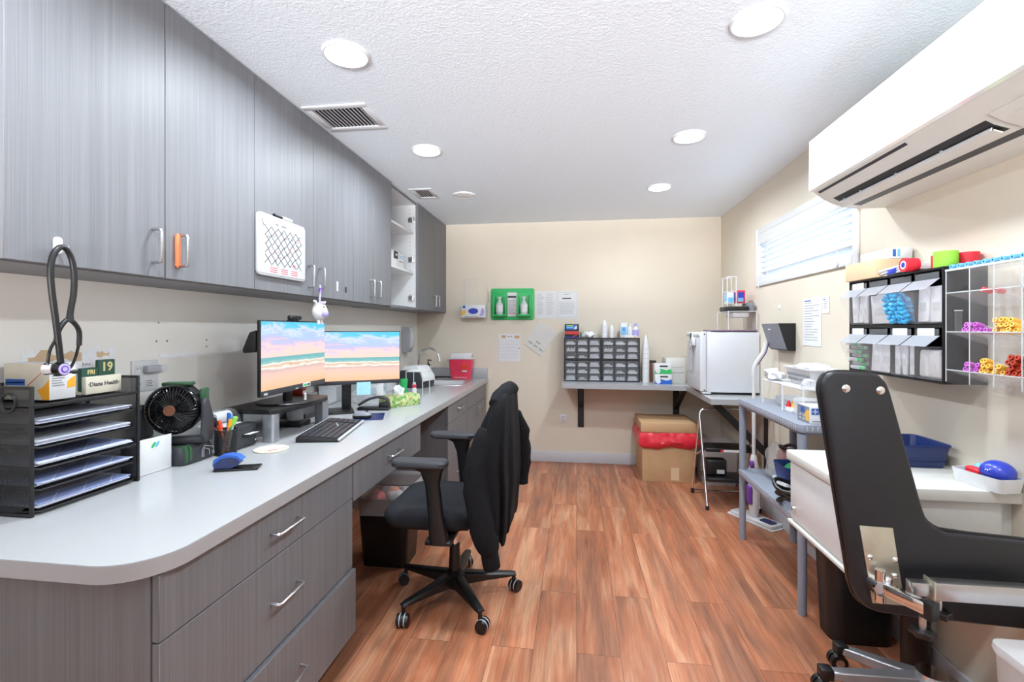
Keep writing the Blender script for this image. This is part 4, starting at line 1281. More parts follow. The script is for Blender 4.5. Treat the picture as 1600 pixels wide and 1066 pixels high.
t = thing('wipes_pack', 'blue and white wipes pack by the wall behind the monitor', 'wipes', (-1.55, 3.53, CT + .001))
MB().box(-.05, -.04, 0, .05, .04, .17, 'sky', .014, 3).build('pack', t)
MB().box(-.0505, -.0406, .05, .0506, .03, .11, 'paper', .002).build('label_band', t)
t = thing('glass_tank', 'clear plastic supply box by the wall beyond the monitor', 'container', (-1.575, 3.725, CT + .001))
MB().box(-.07, -.09, 0, .07, .09, .19, 'frost', .008).build('tub', t)
MB().box(-.072, -.092, .19, .072, .092, .20, 'lgrey', .003).build('lid', t)
t = thing('spray_bottle', 'white bottle with a black cap half hidden by the far monitor', 'bottle', (-1.47, 3.40, CT + .001))
MB().lathe([(0, 0), (.03, 0), (.03, .15), (.014, .18), (.014, .195), (0, .195)], 'white', seg=22).build('bottle_body', t)
MB().cyl((0, 0, .195), (0, 0, .225), .016, 'black', seg=18).build('cap', t)
# wall soap dispenser
t = thing('soap_dispenser', 'grey and white soap dispenser on the wall beside the sink', 'soap dispenser', (XL + .001, 4.43, 1.125), R(90))
MB().prism([(-.0, .0), (-.06, .0), (-.075, .03), (-.085, .10), (-.085, .21), (-.06, .245), (0, .245)], 'x', -.06, .06, 'lgrey', .006).build('back_body', t)
MB().prism([(-.05, .03), (-.09, .05), (-.100, .12), (-.098, .20), (-.075, .238), (-.05, .235)], 'x', -.045, .062, 'white', .008, 3).build('front_cover', t)
MB().cyl((0, -.045, -.05), (0, -.045, 0), .012, 'frost', .016, 16).build('nozzle', t)
t = thing('soap_pump', 'small soap bottle with a black pump behind the sink', 'soap bottle', (-1.50, 4.67, CT + .001))
MB().lathe([(0, 0), (.028, 0), (.028, .11), (.016, .13), (0, .13)], 'frost', seg=20).build('bottle_body', t)
MB().lathe([(.018, .13), (.018, .15), (.006, .155), (.005, .185), (.012, .188), (.012, .196), (0, .197)], 'black', seg=16).tube([(0, 0, .192), (.03, -.01, .190), (.036, -.012, .184)], .005, 'black', 8).build('pump_head', t)
t = thing('scrub_brush', 'brush with a black handle resting on the sink edge', 'brush', (-1.37, 4.60, CT + .006), R(0))
MB().tube([(-.02, 0, .022), (.06, .0, .024), (.13, .0, .024)], .008, 'black', 10).build('handle', t)
MB().cyl((-.04, 0, .006), (-.04, 0, .03), .026, 'black', .02, 16).build('brush_head', t)
# sharps container
t = thing('sharps_container', 'red sharps container with a clear lid beside the sink', 'sharps container', (-1.165, 4.715, CT + .001))
MB().loft([[(x, y, z) for x, y in rrect(w_, d_, .014, 4)] for z, w_, d_ in ((0, .195, .09), (.20, .238, .12))], 'pinkred').build('bin', t)
MB().box(-.128, -.066, .20, .128, .066, .212, 'frost', .004).prism([(-.055, .212), (.06, .212), (.06, .262), (-.01, .262)], 'x', -.105, .105, 'frost', .004).build('lid', t)
p = MB()
p.box(.025, -.0565, .105, .070, -.0555, .160, 'orange_red', xf=XF((0, 0, 0), (R(4.3), 0, 0))).box(.02, -.0555, .080, .072, -.0545, .096, 'paper', xf=XF((0, 0, 0), (R(4.3), 0, 0)))
for a in (90, 210, 330):
    p.tube([(.0475 + .011 * math.cos(R(a + d)), -.0572, .132 + .011 * math.sin(R(a + d))) for d in (-50, -25, 0, 25, 50)], .0015, 'dark_t', 5, xf=XF((0, 0, 0), (R(4.3), 0, 0)))
for i in range(6):
    p.box(-.06 + i * .022, -.0545, .02, -.044 + i * .022, -.0535, .026, 'paper', xf=XF((0, 0, 0), (R(4.3), 0, 0)))
p.build('hazard_label', t)

# ================================================================ back wall
BW = YB - .001
# clear holder and the glove box in it
t = thing('glove_holder', 'clear acrylic wall holder above the worktop on the back wall', 'holder', (-1.04, BW, 1.46))
mb = MB().box(-.12, -.004, 0, .02, 0, .40, 'clear').box(-.135, -.10, 0, .125, -.004, .004, 'clear')
mb.box(-.135, -.10, .0, -.132, 0, .12, 'clear').box(.122, -.10, 0, .125, 0, .12, 'clear').box(.122, -.03, .12, .125, 0, .38, 'clear')
mb.build('acrylic_body', t)
MB().box(-.122, -.0045, .40, .022, .0, .402, 'clear_edge').box(-.122, -.0045, .0, -.119, 0, .40, 'clear_edge').build('edge', t)
MB().cyl((-.05, -.008, .36), (-.05, 0, .36), .008, 'nickel', seg=12).build('screw', t)
t = thing('glove_carton', 'white and blue glove box in the clear holder on the back wall', 'glove box', (-1.04, BW - .05, 1.4655))
MB().box(-.128, -.047, 0, .118, .044, .128, 'white', .0015).build('carton', t)
p = MB()
p.prism([(.052 * math.cos(2 * PI * i / 28) - .005, .066 + .03 * math.sin(2 * PI * i / 28)) for i in range(28)], 'y', -.0482, -.047, 'royal')
p.build('opening', t)['label'] = 'blue oval opening'
p = MB().box(-.115, -.0476, .095, -.088, -.047, .122, 'blue_t').prism([(-.128, .02), (-.095, .03), (-.08, .06), (-.10, .075), (-.128, .065)], 'y', -.0476, -.047, 'gold')
p.prism([(.06, .015), (.10, .02), (.112, .06), (.10, .095), (.085, .095), (.075, .06)], 'y', -.0476, -.047, 'lilac')
p.box(-.10, -.0476, .008, .05, -.047, .013, 'grey_t')
p.build('print_panel', t)
solo(MB().box(-.003, -.004, 0, .003, 0, .11, 'grey_t'), 'label_strip', 'thin dark strip stuck on the back wall beside the clear holder', 'strip', (-.906, BW, 1.625))
# eye wash station
t = thing('eyewash_station', 'green eye wash station mounted on the back wall', 'eye wash station', (-.654, BW, 1.443))
mb = MB()
mb.prism(rrect(.452, .322, .022, 5, 0, .161), 'y', -.008, 0, 'green', .002)
for s in (-1, 1):
    mb.box(s * .125 - .062, -.092, .035, s * .125 + .062, -.008, .055, 'green', .006)
    for q in (-1, 1):
        mb.box(s * .125 + q * .062 - .008, -.06, .035, s * .125 + q * .062 + .008, -.008, .25, 'green', .005)
mb.box(-.20, -.014, .035, .20, -.008, .285, 'green', .003)
mb.build('backboard', t)
p = MB().box(-.05, -.020, .035, .045, -.014, .28, 'paper', .001)
p.box(-.045, -.0206, .225, .04, -.02, .245, 'dark_t')
for k in range(11):
    p.box(-.040, -.0206, .06 + k * .0135, .034 - .01 * (k % 3), -.02, .0645 + k * .0135, 'grey_t' if k % 4 else 'redtape')
p.build('instruction_card', t)
for s, nm in ((-1, 'left'), (1, 'right')):
    b_ = thing('eyewash_bottle', 'clear eye wash bottle in the %s' % ('pocket of the green station nearer the glove box' if s < 0 else 'pocket of the green station nearer the notices'), 'bottle', (-.654 + s * .125, BW - .053, 1.443 + .0555), 0, 'eye wash bottles')
    MB().lathe([(0, 0), (.034, 0), (.036, .02), (.036, .10), (.022, .125), (.014, .132), (0, .132)], 'frost', seg=22).build('bottle_body', b_)
    MB().lathe([(.0368, .025), (.0368, .095)], 'paper', seg=22).build('label_band', b_)
    MB().cyl((0, 0, .132), (0, 0, .145), .014, 'white', seg=16).cyl((0, 0, .145), (0, 0, .178), .012, 'frost', .026, 18).build('eye_cup', b_)
# notices
def sheet(name, label, cat, loc, w, h, m, rot=0, extra=None, ry=0, group=None):
    t = thing(name, label, cat, loc, 0, group)
    t.rotation_euler = (0, R(rot), ry)
    MB().box(0, -.0012, 0, w, -.0002, h, m).build('sheet', t)
    if extra:
        mb = MB()
        extra(mb)
        mb.build('print_marks', t)
    return t
def lines(mb, x0, x1, z0, z1, n, m='grey_t', ragged=.3, y=-.0018, seed=1):
    rn = random.Random(seed)
    for k in range(n):
        z = z1 - (z1 - z0) * k / n
        e = x0 + (x1 - x0) * (1 - ragged * rn.random())
        mb.box(x0, y, z - .0012, e, y + .0006, z + .0012, m)
def nx1(mb):
    lines(mb, .02, .095, .03, .25, 15, 'grey_t', .4, seed=2)
    lines(mb, .115, .195, .03, .25, 13, 'grey_t', .4, seed=3)
def nx2(mb):
    for a in ((.012, .012, .205, .0135), (.012, .265, .205, .2665), (.012, .012, .0135, .266), (.2035, .012, .205, .266)):
        mb.box(a[0], -.0018, a[1], a[2], -.0012, a[3], 'grey_t')
    lines(mb, .03, .19, .04, .17, 9, 'grey_t', .15, seed=4)
    mb.box(.06, -.0018, .20, .15, -.0012, .21, 'dark_t')
    mb.box(.08, -.0018, .245, .13, -.0012, .249, 'dark_t')
sheet('wall_notice', 'printed notice on the back wall touching the green station', 'notice', (-.421, BW, 1.455), .214, .280, 'paper', 0, nx1)
sheet('wall_notice', 'framed-border notice on the back wall, farther from the green station', 'notice', (-.205, BW, 1.453), .217, .280, 'paper', 0, nx2)
def nx3(mb):
    for (x, w) in ((.03, .045), (.165, .05)):
        mb.box(x, -.0018, .24, x + w, -.0012, .268, 'kraft')
    mb.box(.095, -.0018, .250, .112, -.0012, .262, 'grey_t').box(.124, -.0018, .250, .138, -.0012, .262, 'grey_t')
    for i in range(6):
        mb.box(.03, -.0018, .035 + i * .035, .21, -.0012, .0358 + i * .035, 'grey_t')
    for i in range(8):
        mb.box(.03 + i * .0257, -.0018, .035, .0308 + i * .0257, -.0012, .21, 'grey_t')
    for k in range(7):
        mb.box(.006, -.0018, .03 + k * .033, .011, -.0012, .037 + k * .033, 'dark_t' if k % 2 else 'grey_t')
    mb.box(.214, -.0018, .13, .22, -.0012, .142, 'dark_t')
sheet('wall_calendar', 'printed calendar page on the back wall under the green station', 'calendar', (-.803, BW, 1.017), .228, .282, 'paper', 1.2, nx3)
def nx4(mb):
    for x, z in ((.02, .05), (.085, .05), (.15, .05), (.085, .095)):
        mb.box(x, -.0048, z, x + .05, -.0042, z + .006, 'dark_t')
        mb.box(x, -.0048, z - .012, x + .035, -.0042, z - .010, 'grey_t')
t = sheet('tilted_notepad', 'tilted white sheet pinned on the back wall beside the calendar page', 'paper', (-.535, BW - .001, 1.196), .215, .285, 'paper', 36, nx4)
MB().box(.002, -.0042, .002, .213, -.0012, .283, 'offwhite').build('under_sheets', t)
# outlet
t = thing('wall_outlet', 'small white wall outlet low on the back wall', 'outlet', (-.135, BW, .441))
MB().box(-.037, -.005, -.040, .037, 0, .040, 'white', .003).build('plate', t)
for z in (-.018, .018):
    p = MB().prism(rrect(.026, .024, .008, 4, 0, z), 'y', -.0065, -.005, 'offwhite')
    for s in (-1, 1):
        p.box(s * .005 - .001, -.0068, z - .003, s * .005 + .001, -.0064, z + .005, 'dark_t')
    p.build('receptacle', t)

# ---------------------------------------------------------------- corner worktop
WT2 = .84
t = thing('corner_worktop', 'L-shaped pale grey shelf worktop in the back corner', 'worktop', (0, 0, WT2 - .04))
mb = MB()
poly = [(-.135, YB - .001), (-.135, 4.40), (.965, 4.37), (.965, 3.594), (XR - .001, 3.594), (XR - .001, YB - .001)]
mb.prism(poly, 'z', 0, .0385, 'counter_edge').build('edge_band', t)
MB().prism(poly, 'z', .0385, .04, 'counter').build('laminate_top', t)
def bracket(x, y, dx, dy, label):
    t = thing('shelf_bracket', label, 'bracket', (x, y, 0), 0, 'dark steel shelf brackets')
    if dy:      # on the back wall, arm along -y
        MB().box(-.03, -.008, .36, .03, -.001, .798, 'black_m').build('wall_plate', t)
        MB().box(-.03, -.36, .79, .03, -.008, .799, 'black_m').build('arm', t)
        MB().prism([(-.008, .56), (-.008, .62), (-.33, .79), (-.36, .79), (-.36, .775)], 'x', -.02, .02, 'black_m').build('brace', t)
    else:
        MB().box(-.008, -.03, .30, -.001, .03, .798, 'black_m').build('wall_plate', t)
        MB().box(-.36, -.03, .79, -.008, .03, .799, 'black_m').build('arm', t)
        MB().prism([(-.008, .40), (-.008, .47), (-.33, .79), (-.37, .79), (-.37, .76)], 'y', -.022, .022, 'black_m').build('brace', t)
bracket(.042, BW, 0, 1, 'dark shelf bracket under the end of the corner worktop, near the drawer units')
bracket(.967, BW, 0, 1, 'dark shelf bracket on the back wall above the cardboard box')
bracket(XR - .001, 3.72, 1, 0, 'dark shelf bracket under the fridge, above the step stool')

# parts drawer units, four of them stacked two by two
DX0, DX1, DYF, DD = -.122, .598, 4.635, .15
UW, UH = (DX1 - DX0) / 2, .2105
LBL = {(0, 0): 'black nine-drawer parts cabinet at the bottom, on the calendar side', (1, 0): 'black nine-drawer parts cabinet at the bottom, on the fridge side',
       (0, 1): 'black nine-drawer parts cabinet on top, under the medicine boxes', (1, 1): 'black nine-drawer parts cabinet on top, under the small bottles'}
def drawer_unit(i, j):
    t = thing('drawer_organizer', LBL[(i, j)], 'drawer organizer', (DX0 + i * UW, DYF, WT2 + .0005 + j * (UH + .0006)), 0, 'black parts cabinets with clear drawers')
    mb = MB()
    w, h, d = UW - .001, UH, DD
    mb.box(0, .002, 0, .008, d, h, 'black').box(w - .008, .002, 0, w, d, h, 'black').box(.008, .002, 0, w - .008, d, .008, 'black').box(.008, .002, h - .008, w - .008, d, h, 'black').box(.008, d - .003, .008, w - .008, d, h - .008, 'black')
    cw, chh = (w - .016) / 3, (h - .016) / 3
    for k in (1, 2):
        mb.box(.008 + k * cw - .002, .004, .008, .008 + k * cw + .002, d - .003, h - .008, 'black')
        mb.box(.008, .004, .008 + k * chh - .0012, w - .008, d - .003, .008 + k * chh + .0012, 'black')
    mb.build('frame', t)
    for a in range(3):
        for b_ in range(3):
            x0, z0 = .008 + a * cw + .003, .008 + b_ * chh + .002
            q = MB().box(x0, .0, z0, x0 + cw - .006, .003, z0 + chh - .004, 'drawer_clear', .001)
            q.box(x0, .003, z0, x0 + cw - .006, d - .02, z0 + .0015, 'drawer_clear')
            q.box(x0 + .004, -.006, z0 + chh - .014, x0 + cw - .010, 0, z0 + chh - .011, 'drawer_clear')
            q.build('drawer', t)
for i in (0, 1):
    for j in (0, 1):
        drawer_unit(i, j)
rnd = random.Random(21)
proto = None
cw, chh = (UW - .017) / 3, (UH - .016) / 3
variants = []
for v in range(5):
    mb = MB()
    if v == 0:
        for k in range(3):
            mb.box(-.046 + k * .003, .0, k * .014, .044 - k * .004, .07, k * .014 + .012, 'paper', .002)
    elif v == 1:
        mb.box(-.044, .0, 0, .044, .08, .022, 'paper', .004).box(-.036, .01, .022, .026, .06, .036, 'offwhite', .003)
    elif v == 2:
        for k in range(5):
            mb.cyl((-.032 + k * .016, .0, .008), (-.030 + k * .016, .06, .008), .007, 'white', seg=10)
        for k in range(3):
            mb.cyl((-.022 + k * .016, .004, .021), (-.022 + k * .016, .06, .021), .007, 'white', seg=10)
    elif v == 3:
        for k in range(6):
            mb.box(-.040 + k * .0135, .0, 0, -.029 + k * .0135, .05, .028 + .010 * (k % 2), 'paper', .002)
    else:
        mb.box(-.034, .0, 0, .036, .05, .016, 'paper', .003)
    variants.append(mb)
vm = []
order = [[0, 1, 3], [0, 0, 1], [4, 4, 3], [1, 4, 3], [0, 2, 3], [4, 2, 3], [3, 4, 4], [0, 1, 4], [3, 3, 3], [1, 3, 0], [4, 3, 4], [0, 2, 1]]
made = {}
n_ = 0
for i in (0, 1):
    for j in (0, 1):
        for a in range(3):
            for b_ in range(3):
                v = (i * 2 + j * 3 + a * 2 + b_ * 3 + (a * b_) + n_ // 5) % 5
                n_ += 1
                x = DX0 + i * UW + .008 + (a + .5) * cw
                z = WT2 + .0005 + j * (UH + .0006) + .008 + b_ * chh + .0042
                if v not in made:
                    o = solo(variants[v], 'supply_bundle', 'white supplies lying inside a small clear parts drawer', 'supplies', (x, DYF + .012, z), 0, 'white supplies in the parts drawers')
                    made[v] = o
                else:
                    dup(made[v], (x, DYF + .012, z))
DT = WT2 + .0005 + 2 * UH + .0012
# things on top of the drawer units
t = thing('medicine_box', 'black and blue medicine box, topmost of its stack of two', 'box', (-.047, 4.70, DT + .067))
MB().box(-.068, -.05, 0, .068, .05, .068, 'black', .0015).build('carton', t)
p = MB().box(-.055, -.0508, .012, .052, -.05, .058, 'blue').box(-.05, -.0514, .044, .012, -.0506, .056, 'lime').box(-.05, -.0514, .026, .02, -.0506, .038, 'sky')
p.prism([(.02, .015), (.05, .02), (.05, .05), (.03, .04)], 'y', -.0514, -.0506, 'paper')
p.build('print_panel', t)
t = thing('medicine_box', 'dark red medicine box under the black and blue one', 'box', (-.045, 4.70, DT + .0005))
MB().box(-.070, -.05, 0, .070, .05, .065, 'black', .0015).build('carton', t)
p = MB().box(-.068, -.0508, .034, .068, -.05, .064, 'rust').box(-.04, -.0514, .044, .045, -.0506, .054, 'redtape').box(-.066, -.0508, .002, .064, -.05, .010, 'royal').prism([(.0, .012), (.05, .03), (.06, .03), (.02, .012)], 'y', -.0514, -.0506, 'redtape')
p.build('print_panel', t)
t = thing('wipe_pouch', 'crumpled white pouch lying on the drawer cabinet beside the medicine boxes', 'pouch', (.116, 4.70, DT + .0005))
blob(5, (.062, .045, .034), (0, 0, .026), 'paper', .5, 26, 0.0, 26).build('pouch', t)
MB().box(-.082, -.03, 0, -.070, .02, .055, 'olive', .002).build('tag_card', t)
def cone_cups(x, y, z, h, r, label):
    t = thing('cup_stack', label, 'cups', (x, y, z), 0, 'stacks of pointed paper cups')
    MB().lathe([(0, 0), (r, 0), (r * .98, h * .72), (r * .80, h * .80), (r * .3, h * .97), (.0, h)], 'white', seg=24).build('cup_sleeve', t)
    mb = MB()
    for k in range(5):
        zz = h * (.30 + .10 * k)
        mb.tube([(r * 1.005 * math.cos(2 * PI * i / 24), r * 1.005 * math.sin(2 * PI * i / 24), zz) for i in range(24)], .0016, 'frost', 5, closed=True)
    mb.build('cup_rim', t)
cone_cups(.268, 4.70, DT + .0005, .172, .030, 'taller pointed stack of white paper cups on the drawer cabinet')
cone_cups(.338, 4.70, DT + .0005, .125, .024, 'shorter pointed stack of white paper cups on the drawer cabinet')
cone_cups(.655, 4.66, WT2 + .0005, .455, .034, 'tall tube of white paper cups standing on the worktop beside the drawer cabinets')
def bottle(x, y, z, r, h, col, cap, label):
    t = thing('lotion_bottle', label, 'bottle', (x, y, z))
    MB().lathe([(0, 0), (r, 0), (r, h * .62), (r * .55, h * .78), (0, h * .78)], 'white', seg=20).build('bottle_body', t)
    MB().lathe([(r * 1.01, h * .12), (r * 1.01, h * .55)], col, seg=20).build('label_band', t)
    MB().cyl((0, 0, h * .78), (0, 0, h), r * .5, cap, seg=16).build('cap', t)
t = thing('dropper_carton', 'white upright carton with pale blue print on the drawer cabinet', 'box', (.452, 4.72, DT + .0005))
MB().box(-.032, -.03, 0, .032, .03, .145, 'white', .0015).build('carton', t)
MB().box(-.026, -.0308, .03, .026, -.03, .105, 'sky').box(-.006, -.0314, .07, .006, -.0306, .09, 'blue_t').build('print_panel', t)
bottle(.512, 4.71, DT + .0005, .026, .135, 'paper', 'white', 'small all-white bottle on the drawer cabinet')
bottle(.566, 4.71, DT + .0005, .030, .140, 'lilac', 'lilac', 'white bottle with a violet label and cap on the drawer cabinet')
t = thing('ointment_carton', 'flat white carton lying before the small bottles', 'box', (.51, 4.655, DT + .0005))
MB().box(-.055, -.012, 0, .055, .012, .024, 'white', .001).build('carton', t)
MB().box(.03, -.0126, .006, .05, -.012, .018, 'orange').build('print_panel', t)
# right of the cup tube
t = thing('cup_tower', 'stack of brown paper cups behind the glove boxes', 'cups', (.722, 4.72, WT2 + .0005))
MB().lathe([(0, 0), (.03, 0), (.035, .16), (.037, .20), (.034, .20), (.0, .19)], 'copper', seg=22).build('cup_sleeve', t)
MB().lathe([(.036, .185), (.039, .19), (.039, .2), (.036, .203)], 'dgrey', seg=22).build('rim', t)
for k, (col, nm) in enumerate((('blue', 'white and blue wipes box at the bottom of its pair beside the napkins'), ('green', 'white and green wipes box on top of the blue one beside the napkins'))):
    t = thing('wipes_box', nm, 'box', (.785 - .003 * k, 4.53, WT2 + .0005 + k * .095), 0, 'wipes boxes')
    MB().box(-.074, -.06, 0, .074, .06, .094, 'white', .002).build('carton', t)
    p = MB().prism([(-.074, .004), (.074, .004), (.074, .05), (.03, .036), (-.02, .05), (-.074, .03)], 'y', -.0608, -.06, col)
    p.prism([(.022 * math.cos(2 * PI * i / 18) - .045, .03 + .022 * math.sin(2 * PI * i / 18)) for i in range(18)], 'y', -.0614, -.0606, 'paper')
    p.box(-.03, -.0612, .066, .04, -.0604, .08, 'dark_t')
    p.build('print_panel', t)
t = thing('napkin_box', 'off white carton of folded towels beside the fridge', 'box', (.90, 4.66, WT2 + .0005))
MB().box(-.075, -.10, 0, .10, .10, .235, 'offwhite', .002).build('carton', t)
MB().box(-.06, -.1008, .10, .09, -.1, .104, 'grey_t').box(-.06, -.1008, .15, .09, -.1, .152, 'grey_t').build('print_panel', t)

# ---------------------------------------------------------------- fridge and what stands on it
FZ = WT2 + .0005
t = thing('mini_fridge', 'small white fridge on the corner worktop', 'fridge', (1.18, 4.06, FZ))
MB().box(-.18, -.225, .018, .205, .225, .482, 'enamel', .006).build('cabinet_body', t)
for x in (-.15, .17):
    for y in (-.20, .20):
        MB().cyl((x, y, 0), (x, y, .02), .014, 'dgrey', seg=12).build('foot', t)
d = MB().box(-.232, -.226, .022, -.184, .226, .482, 'enamel', .010, 3).build('door', t)
MB().box(-.185, -.22, .03, -.179, .22, .476, 'lgrey').build('gasket', t)
MB().box(-.236, -.215, .452, -.226, .215, .476, 'white', .003).build('handle_lip', d)
for z in (.485, .014):
    MB().box(-.215, -.222, z - .008, -.15, -.18, z + .004, 'enamel', .002).cyl((-.20, -.2265, .468 if z > .1 else .034), (-.20, -.225, .468 if z > .1 else .034), .006, 'dgrey', seg=12).build('hinge', t)
t = thing('fridge_thermometer', 'white digital thermometer stuck on the fridge door', 'thermometer', (.944, 4.06, 1.235), R(-90))
MB().box(-.045, -.014, 0, .045, 0, .09, 'white', .006).build('case', t)
MB().box(-.03, -.0148, .03, .03, -.0138, .078, 'dgrey').build('display', t)
MB().box(.05, -.026, -.02, .105, 0, .05, 'white', .008).tube([(.04, -.01, .02), (.06, -.03, -.02), (.02, -.02, -.06), (.0, -.01, -.05), (.03, -.012, .0)], .004, 'white', 8, smooth=2).build('probe_holder', t)
t = thing('log_sheet', 'narrow printed log sheet hanging on the fridge door', 'paper', (.944, 4.13, 1.0), R(-90))
MB().box(-.085, -.0012, 0, .085, -.0002, .255, 'print').build('sheet', t)
TZ = FZ + .482
t = thing('laptop', 'closed mauve laptop lying on the fridge', 'laptop', (1.19, 4.03, TZ + .0005))
MB().box(-.13, -.175, 0, .185, .165, .010, 'dgrey', .004).build('base', t)
MB().box(-.13, -.175, .0105, .185, .165, .020, 'mauve', .004).build('lid', t)
def wire_riser(name, label, loc, x0, x1, y0, y1, h, step, r=.003, cat='wire shelf', along='x'):
    t = thing(name, label, cat, loc)
    for x in (x0, x1):
        for y in (y0, y1):
            MB().tube([(x, y, 0), (x, y, h)], r, 'white', 8).build('leg', t)
    f = MB().tube([(x0, y0, h), (x1, y0, h), (x1, y1, h), (x0, y1, h)], r, 'white', 8, closed=True)
    f.build('rim', t)
    f = MB()
    n = int(((x1 - x0) if along == 'y' else (y1 - y0)) / step)
    for i in range(1, n):
        if along == 'y':
            x = x0 + (x1 - x0) * i / n
            f.tube([(x, y0, h + .001), (x, y1, h + .001)], r * .55, 'white', 6)
        else:
            y = y0 + (y1 - y0) * i / n
            f.tube([(x0, y, h + .001), (x1, y, h + .001)], r * .55, 'white', 6)
    f.build('wire_top', t)
    return t
LZ = TZ + .021
t = wire_riser('wire_shelf', 'white wire shelf standing on the laptop on the fridge', (1.27, 4.0, LZ), -.105, .10, -.14, .145, .142, .02)
MB().box(-.06, -.10, .095, .06, .08, .134, 'frost', .008).build('hanging_tray', t)
RZ2 = LZ + .142 + .0045
t = thing('label_maker', 'flat black device on the wire shelf above the fridge', 'device', (1.27, 3.98, RZ2))
MB().box(-.115, -.09, 0, .06, .09, .036, 'black', .012, 3).build('body', t)
MB().box(.061, -.08, .0, .10, .09, .065, 'mgrey', .006).build('side_block', t)
t = thing('wire_file_rack', 'tall white wire rack standing on the black device', 'wire rack', (1.225, 4.0, RZ2 + .0365))
mb = MB()
for x in (-.045, .022):
    mb.tube([(x, -.06, 0), (x, -.06, .235), (x, .06, .235), (x, .06, 0)], .003, 'white', 8)
mb.tube([(-.045, -.06, .235), (.022, -.06, .235)], .003, 'white', 8).tube([(-.045, .06, .235), (.022, .06, .235)], .003, 'white', 8)
for z in (.02, .12):
    mb.tube([(-.045, -.06, z), (.022, -.06, z), (.022, .06, z), (-.045, .06, z)], .0022, 'white', 6, closed=True)
mb.build('wire_frame', t)
t = thing('test_kit_box', 'pink and violet carton beside the wire rack on the black device', 'box', (1.29, 4.02, RZ2 + .0660))
MB().box(-.030, -.05, 0, .035, .05, .10, 'pinkred', .0015).build('carton', t)
MB().box(-.0308, -.035, .02, -.03, .03, .085, 'royal').box(-.02, -.0508, .02, .025, -.05, .085, 'royal').box(-.02, -.0514, .01, .02, -.0506, .04, 'sky').build('print_panel', t)
t = thing('test_kit_box', 'teal and white carton inside the wire rack above the fridge', 'box', (1.212, 4.0, RZ2 + .0365 + .0232))
MB().box(-.024, -.04, 0, .024, .04, .09, 'paper', .0015).build('carton', t)
MB().box(-.018, -.0408, .01, .018, -.04, .05, 'sky').box(-.0248, -.03, .02, -.024, .03, .08, 'sky').build('print_panel', t)

# ================================================================ window, blind, air conditioner
t = struct(MB().box(XR - .012, 2.555, 1.675, XR, WY0 + .004, 2.117, 'white', .003).box(XR - .012, WY1 - .004, 1.675, XR, 3.911, 2.117, 'white', .003)
           .box(XR - .012, WY0 + .004, WZ1 - .004, XR, WY1 - .004, 2.117, 'white', .003).box(XR - .014, WY0 + .004, 1.675, XR, WY1 - .004, WZ0 + .004, 'white', .003)
           .box(XR + .06, WY0, WZ0, XR + .09, WY0 + .03, WZ1, 'white').box(XR + .06, WY1 - .03, WZ0, XR + .09, WY1, WZ1, 'white')
           .box(XR + .06, WY0 + .03, WZ0, XR + .09, WY1 - .03, WZ0 + .03, 'white').box(XR + .06, WY0 + .03, WZ1 - .03, XR + .09, WY1 - .03, WZ1, 'white'), 'window_1')
MB().box(XR + .0005, WY0 + .0005, WZ0 + .0005, XR + .09, WY0 + .004, WZ1 - .0005, 'white').box(XR + .0005, WY1 - .004, WZ0 + .0005, XR + .09, WY1 - .0005, WZ1 - .0005, 'white').box(XR + .0005, WY0 + .004, WZ0 + .0005, XR + .09, WY1 - .004, WZ0 + .004, 'white').box(XR + .0005, WY0 + .004, WZ1 - .004, XR + .09, WY1 - .004, WZ1 - .0005, 'white').build('reveal', t)
MB().box(XR + .072, WY0 + .03, WZ0 + .03, XR + .076, WY1 - .03, WZ1 - .03, 'glass').build('pane', t)
t = thing('window_blind', 'white slatted blind hanging in the high window', 'blind', (XR + .025, (WY0 + WY1) / 2, WZ0))
bl = (WY1 - WY0) / 2 - .010
MB().box(-.036, -bl, .270, .02, bl, .352, 'white', .004).build('valance', t)
n = 6
for i in range(n):
    z = .048 + i * .040
    MB().box(-.024, -bl + .004, -.0014, .024, bl - .004, .0014, 'white', xf=XF((0, 0, z), (0, R(28), 0))).build('slat', t)
MB().box(-.026, -bl + .002, .006, .024, bl - .002, .024, 'white', .004).build('bottom_rail', t)
for y in (-bl + .15, bl - .15):
    MB().tube([(-.026, y, .02), (-.026, y, .28)], .0012, 'white', 6).build('ladder_cord', t)
MB().tube([(-.040, -bl + .12, .30), (-.044, -bl + .12, -.02)], .0015, 'white', 6).ell((-.044, -bl + .12, -.03), (.006, .006, .014), 'white', 10).build('pull_cord', t)
MB().tube([(-.038, bl - .03, .30), (-.042, bl - .03, -.07)], .003, 'white', 6).build('tilt_wand', t)

